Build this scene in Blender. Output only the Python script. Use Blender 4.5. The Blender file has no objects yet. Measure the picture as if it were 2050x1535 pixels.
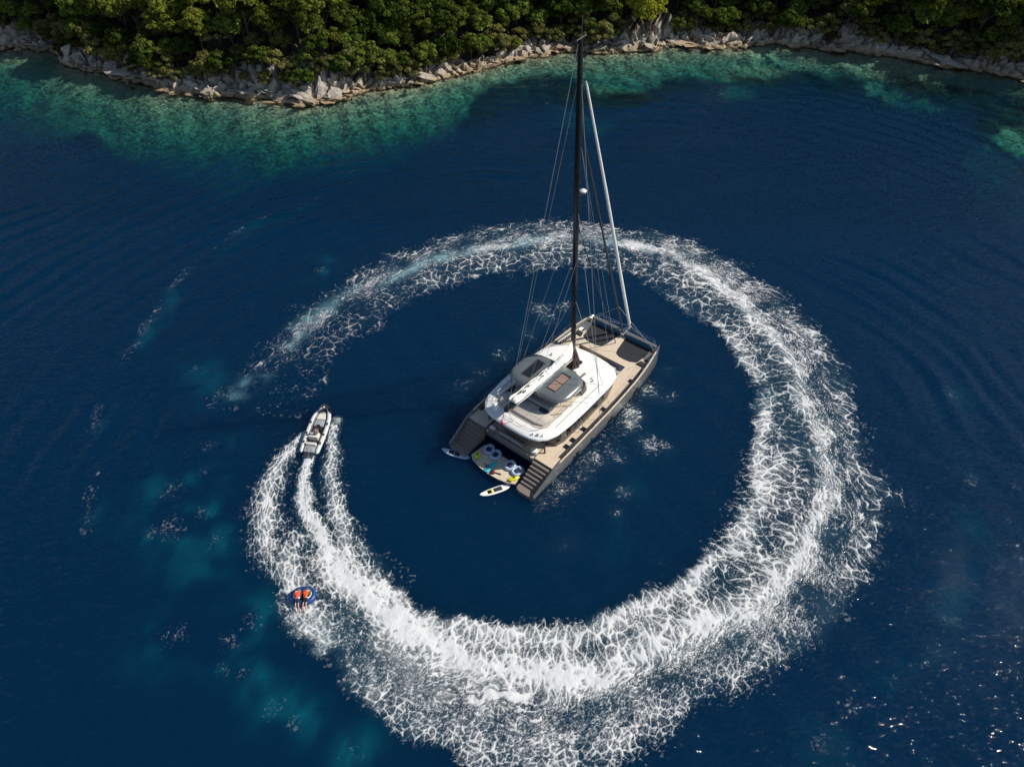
import bpy, bmesh, math, random
import numpy as np
from mathutils import Vector, Matrix
R = math.radians
scene = bpy.context.scene
col = scene.collection
# ---------------------------------------------------------------- camera, sky, sun, exposure
cam_d = bpy.data.cameras.new('camera'); cam = bpy.data.objects.new('camera', cam_d); col.objects.link(cam)
cam.location = (0, 0, 56.5); cam.rotation_euler = (R(90 - 44.6), 0, 0)
cam_d.sensor_width = 36.0; cam_d.lens = 36.0 * 1422 / 2050
cam_d.clip_start = 0.5; cam_d.clip_end = 9000
scene.camera = cam
SUN_AZ, SUN_EL = 86.0, 42.0            # azimuth clockwise from the view direction (+Y), elevation
world = bpy.data.worlds.new('World'); scene.world = world; world.use_nodes = True
wn = world.node_tree.nodes; wl = world.node_tree.links
sky = wn.new('ShaderNodeTexSky'); sky.sky_type = 'NISHITA'; sky.sun_disc = False
sky.sun_elevation = R(SUN_EL); sky.sun_rotation = R(SUN_AZ); sky.air_density = 1.0; sky.dust_density = 0.6; sky.ozone_density = 1.6
wn['Background'].inputs['Strength'].default_value = 0.09
wl.new(sky.outputs['Color'], wn['Background'].inputs['Color'])
sun_d = bpy.data.lights.new('sun', 'SUN'); sun = bpy.data.objects.new('sun', sun_d); col.objects.link(sun)
sun_d.energy = 5.0; sun_d.angle = R(0.53); sun_d.color = (1.0, 0.93, 0.82)
_s = Vector((math.sin(R(SUN_AZ)) * math.cos(R(SUN_EL)), math.cos(R(SUN_AZ)) * math.cos(R(SUN_EL)), math.sin(R(SUN_EL))))
sun.rotation_euler = _s.to_track_quat('Z', 'Y').to_euler(); sun.location = _s * 300
vs = scene.view_settings; vs.view_transform = 'Standard'; vs.look = 'None'; vs.exposure = 0.0; vs.gamma = 1.0; vs.use_curve_mapping = False

# ---------------------------------------------------------------- helpers
def tag(o, label=None, cat=None, group=None, kind=None):
    if label: o['label'] = label
    if cat: o['category'] = cat
    if group: o['group'] = group
    if kind: o['kind'] = kind
    return o
def empty(name, loc=(0, 0, 0), rz=0.0, label=None, cat=None, group=None, parent=None):
    o = bpy.data.objects.new(name, None); col.objects.link(o); o.location = loc; o.rotation_euler = (0, 0, rz)
    o.empty_display_size = 0.3; o.parent = parent
    return tag(o, label, cat, group)
def np_mesh(name, v, f, smooth=True, attrs=None):
    """mesh from numpy arrays; f is (n,4) or (n,3)"""
    me = bpy.data.meshes.new(name); v = np.asarray(v, np.float32); f = np.asarray(f, np.int32)
    me.vertices.add(len(v)); me.vertices.foreach_set('co', v.ravel())
    k = f.shape[1]
    me.loops.add(f.size); me.loops.foreach_set('vertex_index', f.ravel())
    me.polygons.add(len(f)); me.polygons.foreach_set('loop_start', np.arange(0, f.size, k, dtype=np.int32))
    me.polygons.foreach_set('loop_total', np.full(len(f), k, np.int32))
    me.polygons.foreach_set('use_smooth', np.full(len(f), smooth))
    for n, a in (attrs or {}).items():
        a = np.asarray(a, np.float32)
        if a.ndim == 1:
            at = me.attributes.new(n, 'FLOAT', 'POINT'); at.data.foreach_set('value', a)
        else:
            at = me.attributes.new(n, 'FLOAT_COLOR', 'POINT'); at.data.foreach_set('color', np.c_[a, np.ones(len(a), np.float32)].ravel())
    me.update(calc_edges=True); me.validate()
    return me
def link(name, me, mat=None, parent=None, loc=None):
    o = bpy.data.objects.new(name, me); col.objects.link(o); o.parent = parent
    if mat is not None and len(me.materials) == 0: me.materials.append(mat)
    if loc is not None: o.location = loc
    return o
class MB:
    """collects shapes, builds one mesh object"""
    def __init__(s): s.v = []; s.f = []
    def add(s, v, f):
        n = len(s.v); s.v += [tuple(p) for p in v]; s.f += [tuple(i + n for i in q) for q in f]; return s
    def box(s, x0, x1, y0, y1, z0, z1):
        v = [(x, y, z) for z in (z0, z1) for x, y in ((x0, y0), (x1, y0), (x1, y1), (x0, y1))]
        return s.add(v, [(3, 2, 1, 0), (4, 5, 6, 7), (0, 1, 5, 4), (1, 2, 6, 5), (2, 3, 7, 6), (3, 0, 4, 7)])
    def rbox(s, x0, x1, y0, y1, z0, z1, r=0.06, n=3):
        """cushion: rounded in plan and on the top edge"""
        def ring(i, z):
            out = []
            for cx, cy, a0 in ((x1 - r, y1 - r, 0), (x0 + r, y1 - r, 90), (x0 + r, y0 + r, 180), (x1 - r, y0 + r, 270)):
                for k in range(n + 1):
                    a = R(a0 + 90 * k / n); out.append((cx + (r - i) * math.cos(a), cy + (r - i) * math.sin(a), z))
            return out
        e = min(r * 0.7, (z1 - z0) * 0.45)
        return s.loft([ring(0, z0), ring(0, z1 - e), ring(e * 0.3, z1 - e * 0.3), ring(min(e, r * .95), z1)], caps=True)
    def loft(s, rings, caps=True, closed=True):
        n = len(rings[0]); v = [p for r in rings for p in r]; f = []
        for i in range(len(rings) - 1):
            for k in range(n if closed else n - 1):
                a = i * n + k; b = i * n + (k + 1) % n
                f.append((a, b, b + n, a + n))
        if caps:
            f.append(tuple(range(n - 1, -1, -1))); f.append(tuple(range((len(rings) - 1) * n, len(rings) * n)))
        return s.add(v, f)
    def tube(s, pts, r, n=6, caps=True):
        pts = [Vector(p) for p in pts]
        rr = r if isinstance(r, (list, tuple)) else [r] * len(pts)
        rings = []; up = None
        for i, p in enumerate(pts):
            t = (pts[min(i + 1, len(pts) - 1)] - pts[max(i - 1, 0)]).normalized()
            if up is None: up = t.orthogonal().normalized()
            up = (up - t * up.dot(t)).normalized(); b = t.cross(up)
            rings.append([p + (up * math.cos(2 * math.pi * k / n) + b * math.sin(2 * math.pi * k / n)) * rr[i] for k in range(n)])
        return s.loft(rings, caps)
    def lathe(s, c, prof, n=16):
        rings = [[(c[0] + r * math.cos(2 * math.pi * k / n), c[1] + r * math.sin(2 * math.pi * k / n), c[2] + z) for k in range(n)] for r, z in prof]
        return s.loft(rings, True)
    def prism(s, poly, z0, z1):
        return s.loft([[(x, y, z0) for x, y in poly], [(x, y, z1) for x, y in poly]], True)
    def build(s, name, mat, parent=None, smooth=False, loc=None, bevel=0.0, label=None):
        me = bpy.data.meshes.new(name); me.from_pydata(s.v, [], s.f)
        bm = bmesh.new(); bm.from_mesh(me); bmesh.ops.recalc_face_normals(bm, faces=bm.faces)
        if bevel > 0: bmesh.ops.bevel(bm, geom=[e for e in bm.edges if e.is_manifold and e.calc_face_angle(0) > 0.6], offset=bevel, segments=2, affect='EDGES', clamp_overlap=True)
        bm.to_mesh(me); bm.free()
        if smooth:
            me.polygons.foreach_set('use_smooth', [True] * len(me.polygons))
            if smooth != 'all': me.set_sharp_from_angle(angle=R(40))
        o = link(name, me, mat, parent, loc)
        if label: o['label'] = label
        return o
def copy_tree(o, parent=None):
    c = o.copy(); col.objects.link(c); c.parent = parent
    for ch in o.children: copy_tree(ch, c)
    return c
# numpy noise -----------------------------------------------------------------
_lat = {}
def _lattice(seed):
    if seed not in _lat: _lat[seed] = np.random.RandomState(seed).rand(256, 256).astype(np.float32)
    return _lat[seed]
def vnoise(x, y, seed=0):
    L = _lattice(seed); xi = np.floor(x).astype(int); yi = np.floor(y).astype(int); fx = x - xi; fy = y - yi
    fx = fx * fx * (3 - 2 * fx); fy = fy * fy * (3 - 2 * fy); xi &= 255; yi &= 255; x2 = (xi + 1) & 255; y2 = (yi + 1) & 255
    return (L[xi, yi] * (1 - fx) + L[x2, yi] * fx) * (1 - fy) + (L[xi, y2] * (1 - fx) + L[x2, y2] * fx) * fy
def fbm(x, y, o=4, seed=0):
    t = 0; a = 0.5; n = 0
    for k in range(o):
        c_, s_ = math.cos(.6 + k * 1.1), math.sin(.6 + k * 1.1); g = 1.93 ** k
        t = t + a * vnoise((c_ * x - s_ * y) * g + 17.3 * k, (s_ * x + c_ * y) * g + 5.1 * k, seed + k); n += a; a *= 0.5
    return t / n
def worley(x, y, seed=0):
    LX = _lattice(seed + 100); LY = _lattice(seed + 101); xi = np.floor(x).astype(int); yi = np.floor(y).astype(int)
    f1 = np.full(x.shape, 9.0, np.float32); f2 = f1.copy()
    for i in (-1, 0, 1):
        for j in (-1, 0, 1):
            a = (xi + i) & 255; b = (yi + j) & 255
            d = np.hypot(xi + i + LX[a, b] - x, yi + j + LY[a, b] - y)
            f2 = np.minimum(f2, np.maximum(f1, d)); f1 = np.minimum(f1, d)
    return f1, f2
def sstep(a, b, x):
    t = np.clip((x - a) / (b - a), 0, 1); return t * t * (3 - 2 * t)
# material helper ---------------------------------------------------------------
def nt(m): return m.node_tree.nodes, m.node_tree.links
def mat(name, color, rough=0.5, metal=0.0, var=0.12, scale=6.0, bump=0.0, spec=0.5, coat=0.0, alpha=1.0):
    """principled with a noise that breaks up colour and gloss"""
    m = bpy.data.materials.new(name); m.use_nodes = True; n, l = nt(m); p = n['Principled BSDF']
    tc = n.new('ShaderNodeTexCoord'); nz = n.new('ShaderNodeTexNoise'); nz.inputs['Scale'].default_value = scale; nz.inputs['Detail'].default_value = 5
    l.new(tc.outputs['Object'], nz.inputs['Vector'])
    mx = n.new('ShaderNodeMix'); mx.data_type = 'RGBA'
    mx.inputs[6].default_value = (*[c * (1 - var) for c in color], 1); mx.inputs[7].default_value = (*[min(1, c * (1 + var)) for c in color], 1)
    l.new(nz.outputs['Fac'], mx.inputs[0]); l.new(mx.outputs[2], p.inputs['Base Color'])
    mr = n.new('ShaderNodeMapRange'); mr.inputs[3].default_value = rough * 0.85; mr.inputs[4].default_value = min(1, rough * 1.15)
    l.new(nz.outputs['Fac'], mr.inputs[0]); l.new(mr.outputs[0], p.inputs['Roughness'])
    p.inputs['Metallic'].default_value = metal; p.inputs['Specular IOR Level'].default_value = spec; p.inputs['Coat Weight'].default_value = coat
    p.inputs['Alpha'].default_value = alpha
    if bump > 0:
        b = n.new('ShaderNodeBump'); b.inputs['Strength'].default_value = bump; b.inputs['Distance'].default_value = 0.05
        l.new(nz.outputs['Fac'], b.inputs['Height']); l.new(b.outputs[0], p.inputs['Normal'])
    return m
# ================================================================ THE SEA
WC = (3.0, 47.0)                                   # centre of the tender's circle
RIN = [(-190,21.7),(-178,20.7),(-166,20.5),(-155,20.2),(-142,20.0),(-131,19.5),(-123,19.3),(-113,18.8),(-103,18.3),(-89,17.5),(-75,17.2),(-58,16.7),(-43,17.4),(-28,18.3),(-14,18.5),(2,20.0),(14,23.4),(20,25.0),(29,26.2),(36,27.4),(46,28.8),(56,30.9),(66,32.4),(79,31.8),(91,31.0),(106,29.4),(119,28.1),(131,27.5),(142,27.2),(153,26.1),(170,25.0)]
ROUT = [(-190,24.0),(-184,25.1),(-180,26.4),(-174,27.4),(-167,27.8),(-161,27.9),(-153,27.6),(-149,27.6),(-142,28.3),(-137,28.8),(-132,28.6),(-123,28.8),(-115,29.6),(-109,30.1),(-101,30.4),(-92,30.9),(-84,31.0),(-74,30.0),(-67,28.7),(-59,28.6),(-50,29.5),(-45,31.0),(-40,31.8),(-34,31.4),(-26,32.0),(-14,34.2),(-7,35.1),(-1,34.5),(7,35.2),(17,37.0),(27,39.6),(35,40.9),(43,42.3),(50,44.6),(57,45.2),(66,45.6),(74,45.2),(82,45.2),(91,44.7),(103,43.8),(115,42.0),(125,40.9),(135,39.5),(145,38.0),(153,37.3),(161,37.5),(170,36.5)]
JET = [(-20.6,46.8),(-20.5,43.7),(-19.9,40.6),(-17.8,36.7),(-14.9,33.1),(-10.8,29.0),(-5.5,25.8),(0.6,24.1),(7.0,24.3),(13.4,26.6),(18.0,28.8),(23.0,31.6),(28.0,36.7),(31.2,42.4),(32.7,48.9),(32.4,54.7),(32.5,61.3),(30.2,68.6),(26.9,76.9),(21.2,83.3),(15.2,85.2),(8.9,86.7),(2.5,85.8),(-5.2,83.9),(-11.3,80.9),(-17.6,76.9),(-22.1,72.1),(-25.6,67.6),(-28.0,62.1),(-29.2,58.7),(-30.9,55.5)]
ICREST = [(-14.9,35.6),(-9.8,31.1),(-5.3,28.6),(-1.0,27.5),(3.1,27.3),(10.9,29.7),(16.1,32.6),(20.5,36.2),(23.5,41.2),(25.8,49.6),(28.8,54.7),(27.5,60.0),(24.7,66.2),(20.8,72.1),(15.6,76.9),(9.1,78.6),(1.7,78.0),(-8.1,73.7),(-16.4,67.6),(-19.6,61.3),(-21.2,57.1)]
SIDE_OUT = [(-22.1,49.4),(-23.5,46.4),(-24.0,43.0),(-23.8,39.5),(-22.7,36.2),(-20.9,33.4)]
MID2 = [(-20.4,37.5),(-20.0,34.1),(-18.4,30.7),(-16.0,27.0)]
SIDE_IN = [(-18.9,51.4),(-18.5,47.5),(-17.9,43.7),(-16.0,38.9),(-13.2,35.2),(-9.8,32.2)]
OUTARC = [(-29.7,98.2),(-32.3,96.3),(-34.8,93.8),(-39.1,90.4),(-41.3,85.2),(-42.9,81.5),(-44.6,75.3),(-45.1,68.6),(-45.2,63.9),(-46.1,60.0),(-45.7,56.3),(-45.2,52.5),(-44.0,48.9),(-41.8,44.9),(-41.0,41.2),(-39.8,37.8)]
BLOBS = [(-33.4,42.4,2.5),(-32.3,37.8,2.8),(-31.5,48.2,1.5),(-30.9,44.6,1.5),(-29.8,39.5,1.5),(-27.5,36.7,1.6),(-22.2,28.8,2.0),(-23.6,26.8,1.8),(-23.2,24.7,1.6),(-21.4,24.1,1.8),(-18.3,21.4,1.6),(-16.6,20.7,1.4),(-12.0,18.2,1.6),(-28.1,27.5,2.4),(-26.0,79.2,1.8),(-36.7,59.6,1.5),(46.0,43.7,1.5),(48.7,55.5,1.5),(30.4,23.5,1.4),(26.1,21.4,1.6),(23.0,18.9,1.6),(36.6,28.8,1.3)]
SPLASH = [(15.3,56.2,1.5,.7),(13.1,52.6,1.5,1.0),(12.5,51.1,1.2,1.0),(14.4,48.2,1.6,.6),(15.6,48.0,1.2,.6),(10.6,47.0,1.6,.45),(8.2,46.3,1.6,.6),(7.0,44.6,1.5,.55),(4.8,42.9,1.5,.5),(11.0,42.1,.9,.75),(10.1,39.7,.7,.75),(4.7,68.8,1.6,.65),(6.8,70.8,1.4,.65),(3.6,70.8,1.6,.6),(8.2,68.6,1.2,.6),(2.2,66.2,1.6,.35),(-1.0,62.5,1.8,.35),(-3.6,59.5,1.6,.3),(-5.6,57.0,1.6,.28),(17.3,55.0,1.2,.5),(18.0,59.5,1.0,.35),(5.0,36.2,1.4,.22)]
def stroke(x, y, pts, w, s, px=None):
    """max over a polyline of strength*exp(-(d/w)^2); w and s may vary along it"""
    n = len(pts); w = np.interp(np.arange(n), np.linspace(0, n - 1, len(w)), w); s = np.interp(np.arange(n), np.linspace(0, n - 1, len(s)), s)
    out = np.zeros(x.shape, np.float32)
    for i in range(n - 1):
        (ax, ay), (bx, by) = pts[i], pts[i + 1]; R_ = 2.6 * max(w[i], w[i + 1])
        m = (x > min(ax, bx) - R_) & (x < max(ax, bx) + R_) & (y > min(ay, by) - R_) & (y < max(ay, by) + R_)
        if not m.any(): continue
        X = x[m]; Y = y[m]; dx = bx - ax; dy = by - ay
        t = np.clip(((X - ax) * dx + (Y - ay) * dy) / (dx * dx + dy * dy), 0, 1)
        d = np.hypot(X - ax - t * dx, Y - ay - t * dy)
        out[m] = np.maximum(out[m], (s[i] + t * (s[i + 1] - s[i])) * np.exp(-(d / (w[i] + t * (w[i + 1] - w[i]))) ** 2))
    return out
def polar(x, y):
    r = np.hypot(x - WC[0], y - WC[1]); t = np.degrees(np.arctan2(y - WC[1], x - WC[0])); t = np.where(t > 170, t - 360, t)
    return r, t
def ring_density(x, y):
    r, t = polar(x, y)
    wob = (fbm(x * .22, y * .22, 3, 5) - .5) * 3.2 + (fbm(x * .9, y * .9, 3, 9) - .5) * 1.6
    ri = np.interp(t, *zip(*RIN)); ro = np.interp(t, *zip(*ROUT)); rr = r + wob; u = (rr - ri) / (ro - ri)
    edge = sstep(-.02, .16, u) * (1 - sstep(.86, 1.10, u))
    base = np.interp(t, [-190, -178, -165, -140, -120, -95, -60, -20, 20, 50, 75, 100, 120, 140, 155, 168], [0, .02, .16, .72, .78, .70, .64, .62, .60, .58, .54, .52, .48, .40, .32, .20])
    D = base * edge
    wx = x + (fbm(x * .3, y * .3, 3, 21) - .5) * 2.2; wy = y + (fbm(x * .3 + 50, y * .3, 3, 22) - .5) * 2.2
    j = stroke(wx, wy, JET, [.5, .65, 1.05, 1.5, 1.4, 1.2, 1.0, .95, .9, .9, .9, .9, .9, .9, .8, .8], [1.8, 1.6, 1.2, .95, .75, .72, .70, .68, .66, .62, .5, .42, .36, .30, .25, .2])
    lump = .35 + 1.3 * fbm(x * .30 + 9, y * .30, 2, 31)
    lw = sstep(-125, -70, t); j = j * (1 - lw + lw * np.where(t < 30, .7 + .3 * lump, lump))
    ic = stroke(wx, wy, ICREST, [.8, .9, .9, .9, .85, .8, .7, .6, .6], [.4, .5, .55, .55, .5, .46, .4, .32, .22]) * (.5 + lump * .5)
    so = stroke(wx * .5 + x * .5, wy * .5 + y * .5, SIDE_OUT, [.7, 1.25, 1.55, 1.6, 1.5], [1.2, 1.05, .95, .8, .5])
    m2 = stroke(wx * .5 + x * .5, wy * .5 + y * .5, MID2, [.7, 1.0, 1.2], [.4, .8, .5])
    si = stroke(wx * .5 + x * .5, wy * .5 + y * .5, SIDE_IN, [.6, .95, 1.15, 1.3], [1.3, .95, .75, .6, .4])
    return D + j + ic * edge + np.maximum(np.maximum(so, si), m2), u, r, t
def old_density(x, y):
    D = stroke(x, y, OUTARC, [.7, .9], [.14, .2, .26, .26, .22, .16]) * (.25 + .75 * sstep(.40, .62, fbm(x * .3, y * .3, 3, 41)))
    for bx, by, br in BLOBS: D = np.maximum(D, .24 * np.exp(-((x - bx) ** 2 + (y - by) ** 2) / (br * .6) ** 2))
    return D
def splash_density(x, y):
    D = np.zeros(x.shape, np.float32)
    for bx, by, br, s in SPLASH: D = np.maximum(D, s * np.exp(-((x - bx) ** 2 + (y - by) ** 2) / br ** 2))
    return D * (.15 + 1.2 * fbm(x * .8, y * .8, 3, 44))
def wave_height(x, y):
    r, t = polar(x, y); ro = np.interp(t, *zip(*ROUT))
    out = sstep(1, 8, r - ro); far = np.exp(-(np.maximum(r - 45, 0) / 45) ** 2)
    ph = 3.0 * fbm(x * .05, y * .05, 3, 51)
    rip = (np.sin(2 * np.pi * r / 3.7 + ph * 4) + .45 * np.sin(2 * np.pi * r / 2.1 + ph * 7)) * (.1 + .9 * sstep(.3, .7, fbm(x * .045, y * .08, 3, 52)))
    h = .19 * rip * out * (.35 + .65 * far) * sstep(15, 75, y)
    h += .030 * np.sin(2 * np.pi * (.82 * x + .57 * y) / 4.3 + 5 * fbm(x * .06, y * .06, 2, 53))
    h += .10 * (fbm(x * .35, y * .35, 3, 54) - .5)
    return h
YCOAST = [(-400,176),(-151.3,172.4),(-127.1,166.0),(-111.0,160.5),(-104.2,160.0),(-97.2,156.5),(-92.3,151.5),(-84.6,146.7),(-78.4,143.7),(-71.0,140.0),(-66.3,137.6),(-60.1,136.4),(-52.1,135.3),(-44.0,133.4),(-38.1,132.3),(-32.0,135.3),(-24.8,138.8),(-17.3,141.2),(-10.6,146.2),(-4.1,150.2),(1.6,154.8),(5.8,156.5),(13.4,158.5),(23.0,157.9),(29.5,158.5),(34.3,161.4),(40.9,162.3),(48.6,162.3),(56.4,162.9),(60.3,161.4),(66.6,160.5),(76.2,157.1),(81.7,154.8),(87.7,151.5),(93.7,148.8),(98.3,145.7),(102.1,143.2),(111.7,134.1),(170,100),(400,60)]
YSHAL = [(-400,150),(-120,138),(-91,128),(-79.4,126),(-66.5,116.6),(-51.4,109.5),(-44.1,112.0),(-29.4,114.7),(-22.7,115.6),(-13.2,126.5),(-9.0,134.1),(-6.5,143.7),(2.6,148.8),(11.8,148.8),(17.6,144.9),(23.8,146.2),(31.4,150.2),(40.7,150.2),(47.2,151.5),(60.1,152.9),(73.7,150.2),(80.4,151.5),(100,140),(400,50)]
SAND = [(12.5,136.5,4.2,3.6),(16.5,135.2,3.6,3.0),(46.3,146.0,4.2,2.6),(74.5,146.5,2.4,2.2),(77.5,143.2,2.6,2.4),(81,139.8,3.0,1.9),(84,138.6,2.4,1.2),(88,118,4.5,9.0),(91,107,7,5.0),(96,127,5,5)]
def ycoast(x): return np.interp(x, *zip(*YCOAST)) + (fbm(x * .16, x * 0 + 3, 3, 61) - .5) * 4.0 + (vnoise(x * .55, x * 0 + 7.5, 67) - .5) * 2.2
def depth(x, y):
    d0 = np.interp(x, *zip(*YCOAST)) - y; d = np.maximum((ycoast(x) - y) * (1 - sstep(2, 7, d0)) + d0 * sstep(2, 7, d0), 0)
    return np.minimum(.22 * d + .25 * sstep(0, 3, d) + (fbm(x * .12, y * .12, 4, 62) - .5) * 2.0 * sstep(0, 6, d), 13)
def sandmask(x, y):                                # clearer water over and sunward of each sand hole
    m = np.zeros(np.shape(x))
    for sx, sy, rx, ry in SAND:
        q = np.hypot((x - sx - 3.0) / (rx + 6), (y - sy) / (ry + 2.5)) + (fbm(x * .4, y * .4, 3, 64) - .5) * .5
        m = np.maximum(m, 1 - sstep(.5, 1.1, q))
    return m
def meadow(x, y):
    ys = np.interp(x, *zip(*YSHAL)) + (fbm(x * .11, y * .11, 4, 63) - .5) * 7
    m = sstep(-1.6, 1.2, ys - y)
    for sx, sy, rx, ry in SAND:
        q = np.hypot((x - sx) / rx, (y - sy) / ry) + (fbm(x * .4, y * .4, 3, 64) - .5) * .5
        m = m * sstep(.8, 1.05, q)
    return m

# sea sheet: 0.5 m grid in view, coarse skirt to the horizon
gx = np.r_[[-4000, -1500, -600, -300], np.arange(-170, 170.1, .5), [300, 600, 1500, 4000]]
gy = np.r_[[-3000, -1000, -300, -60], np.arange(0, 176.1, .5), [260, 500, 1500, 4000]]
X, Y = np.meshgrid(gx, gy, indexing='ij'); X = X.astype(np.float32); Y = Y.astype(np.float32)
Dr, U, Rr, Tt = ring_density(X, Y); Do = old_density(X, Y); Ds = splash_density(X, Y)
Z = wave_height(X, Y) + .22 * np.clip(Dr, 0, 1) * (fbm(X * .5, Y * .5, 2, 71))
aer = np.clip(.26 * np.clip(Dr - .55, 0, 1.2) + .05 * sstep(.3, .6, Dr) + .08 * Ds, 0, 1) * (.3 + 1.4 * fbm(X * .5, Y * .5, 3, 82))
r_, t_ = polar(X, Y)
lumpy = sstep(.46, .74, fbm(X * .42 + 9, Y * .42, 3, 31))
aer += .8 * stroke(X, Y, JET[16:], [1.0, 1.2, 1.2, 1.2], [.2, .7, .8, .7]) * lumpy * (.1 + 1.5 * fbm(X * .9, Y * .9, 3, 83))
teal = np.zeros_like(X)
for bx, by, br in BLOBS: teal = np.maximum(teal, (1.0 if bx < 0 else .38) * np.exp(-((X - bx - .5) ** 2 + (Y - by) ** 2) / (br * 1.2) ** 2))
teal = np.maximum(teal, .8 * stroke(X, Y, [(-33.9,57.9),(-32.6,51.0),(-32.6,47.5),(-33.6,43.7),(-32.1,37.8),(-28.6,33.6),(-25,29.5),(-22,25),(-17,21)], [2.0, 2.2], [.5, .6, .6, .5]))
teal = np.maximum(teal, .5 * stroke(X, Y, [(x + .9, y - .6) for x, y in OUTARC], [1.1, 1.3], [.3, .6, .8, .8, .6, .4]))
teal = np.maximum(teal, .5 * stroke(X, Y, [(52,66),(49,58),(46.5,50),(46,43.5),(42,35),(36.6,28.8),(30.4,23.5),(24,19)], [1.6], [.1, .25, .5, .45, .6]))
teal = np.maximum(teal, .35 * stroke(X, Y, [(12,44),(11.6,40),(10,36)], [1.6], [.5, .6]))
teal *= sstep(.36, .70, fbm(X * .28, Y * .28, 5, 81)) * .85 * (.35 + .9 * sstep(.3, .7, fbm((X + .4 * Y) * .9, (Y - .4 * X) * .45, 4, 84)))
dep = depth(X, Y); turb = 1 - np.exp(-np.maximum(dep - .2, 0) * .095)
turb = np.minimum(1, turb * 1.28); turb = np.maximum(turb, 1 - sstep(86, 116, Y)); turb = np.maximum(turb, sstep(2.5, 7, dep) * .88)
sm_ = sandmask(X, Y); turb = turb * (1 - .75 * sm_); dep = dep * (1 - .5 * sm_)
tint = np.exp(-np.stack([.34 * dep, .036 * dep, .046 * dep], -1))
nx, ny = X.shape; idx = np.arange(nx * ny).reshape(nx, ny)
F = np.stack([idx[:-1, :-1], idx[1:, :-1], idx[1:, 1:], idx[:-1, 1:]], -1).reshape(-1, 4)
sea_me = np_mesh('sea', np.stack([X, Y, Z], -1).reshape(-1, 3), F, True,
                 dict(aer=np.clip(aer, 0, 1).ravel(), teal=np.clip(teal, 0, 1).ravel(), turb=turb.ravel(), tint=tint.reshape(-1, 3)))
def attr(n, name):
    a = n.new('ShaderNodeAttribute'); a.attribute_name = name; return a
def rgbmix(n, l, fac, a, b):
    m = n.new('ShaderNodeMix'); m.data_type = 'RGBA'
    for i, s in ((6, a), (7, b)):
        if isinstance(s, tuple): m.inputs[i].default_value = (*s, 1)
        else: l.new(s, m.inputs[i])
    if isinstance(fac, float): m.inputs[0].default_value = fac
    else: l.new(fac, m.inputs[0])
    return m.outputs[2]
def math_n(n, l, op, a, b=None, clamp=False):
    m = n.new('ShaderNodeMath'); m.operation = op; m.use_clamp = clamp
    for i, s in ((0, a), (1, b)):
        if s is None: continue
        if isinstance(s, (int, float)): m.inputs[i].default_value = s
        else: l.new(s, m.inputs[i])
    return m.outputs[0]
def noise_n(n, l, vec, scale, detail=4, rough=.55, dist=0.0):
    z = n.new('ShaderNodeTexNoise'); z.inputs['Scale'].default_value = scale; z.inputs['Detail'].default_value = detail
    z.inputs['Roughness'].default_value = rough; z.inputs['Distortion'].default_value = dist; l.new(vec, z.inputs['Vector']); return z
m_sea = bpy.data.materials.new('sea_water'); m_sea.use_nodes = True; n, l = nt(m_sea); n.clear()
out = n.new('ShaderNodeOutputMaterial'); tc = n.new('ShaderNodeTexCoord')
mp = n.new('ShaderNodeMapping'); mp.inputs['Rotation'].default_value = (0, 0, R(-28)); mp.inputs['Scale'].default_value = (.55, 1.25, 1); l.new(tc.outputs['Object'], mp.inputs[0])
n1 = noise_n(n, l, mp.outputs[0], .55, 3, .5, .6); n2 = noise_n(n, l, mp.outputs[0], 2.0, 4, .6, .3); n3 = noise_n(n, l, tc.outputs['Object'], .05, 2)
amp = n.new('ShaderNodeMapRange'); amp.inputs[1].default_value = .35; amp.inputs[2].default_value = .65; amp.inputs[3].default_value = .5; amp.inputs[4].default_value = 1.1; l.new(n3.outputs['Fac'], amp.inputs[0])
hsum = math_n(n, l, 'ADD', math_n(n, l, 'MULTIPLY', n1.outputs['Fac'], 1.0), math_n(n, l, 'MULTIPLY', n2.outputs['Fac'], .42))
hsum = math_n(n, l, 'MULTIPLY', hsum, amp.outputs[0])
bp = n.new('ShaderNodeBump'); bp.inputs['Strength'].default_value = 1.0; bp.inputs['Distance'].default_value = .20; l.new(hsum, bp.inputs['Height'])
vf = n.new('ShaderNodeTexVoronoi'); vf.inputs['Scale'].default_value = 5.2; vf.inputs['Randomness'].default_value = 1.0; l.new(mp.outputs[0], vf.inputs['Vector'])
def vmath(op, a, b):
    q = n.new('ShaderNodeVectorMath'); q.operation = op
    for i, t_ in ((0, a), (1, b)):
        if isinstance(t_, tuple): q.inputs[i].default_value = t_
        elif t_ is not None: l.new(t_, q.inputs[i])
    return q.outputs[0]
cv = vmath('SUBTRACT', vf.outputs['Color'], (.5, .5, .5)); cv = vmath('MULTIPLY', cv, vmath('ABSOLUTE', cv, None)); cv = vmath('MULTIPLY', cv, (.85, .85, 0))
nrm = vmath('NORMALIZE', vmath('ADD', bp.outputs[0], cv), None)
body = rgbmix(n, l, attr(n, 'teal').outputs['Fac'], (.0003, .0160, .0460), (.002, .072, .110))
body = rgbmix(n, l, attr(n, 'aer').outputs['Fac'], body, (.16, .36, .42))
dif = n.new('ShaderNodeSubsurfaceScattering'); dif.falloff = 'BURLEY'; dif.inputs['Scale'].default_value = 1.0; dif.inputs['Radius'].default_value = (6, 9, 11); l.new(body, dif.inputs['Color'])
tr = n.new('ShaderNodeBsdfTransparent'); l.new(attr(n, 'tint').outputs['Color'], tr.inputs['Color'])
u1 = n.new('ShaderNodeMixShader'); l.new(attr(n, 'turb').outputs['Fac'], u1.inputs[0]); l.new(tr.outputs[0], u1.inputs[1]); l.new(dif.outputs[0], u1.inputs[2])
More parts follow.
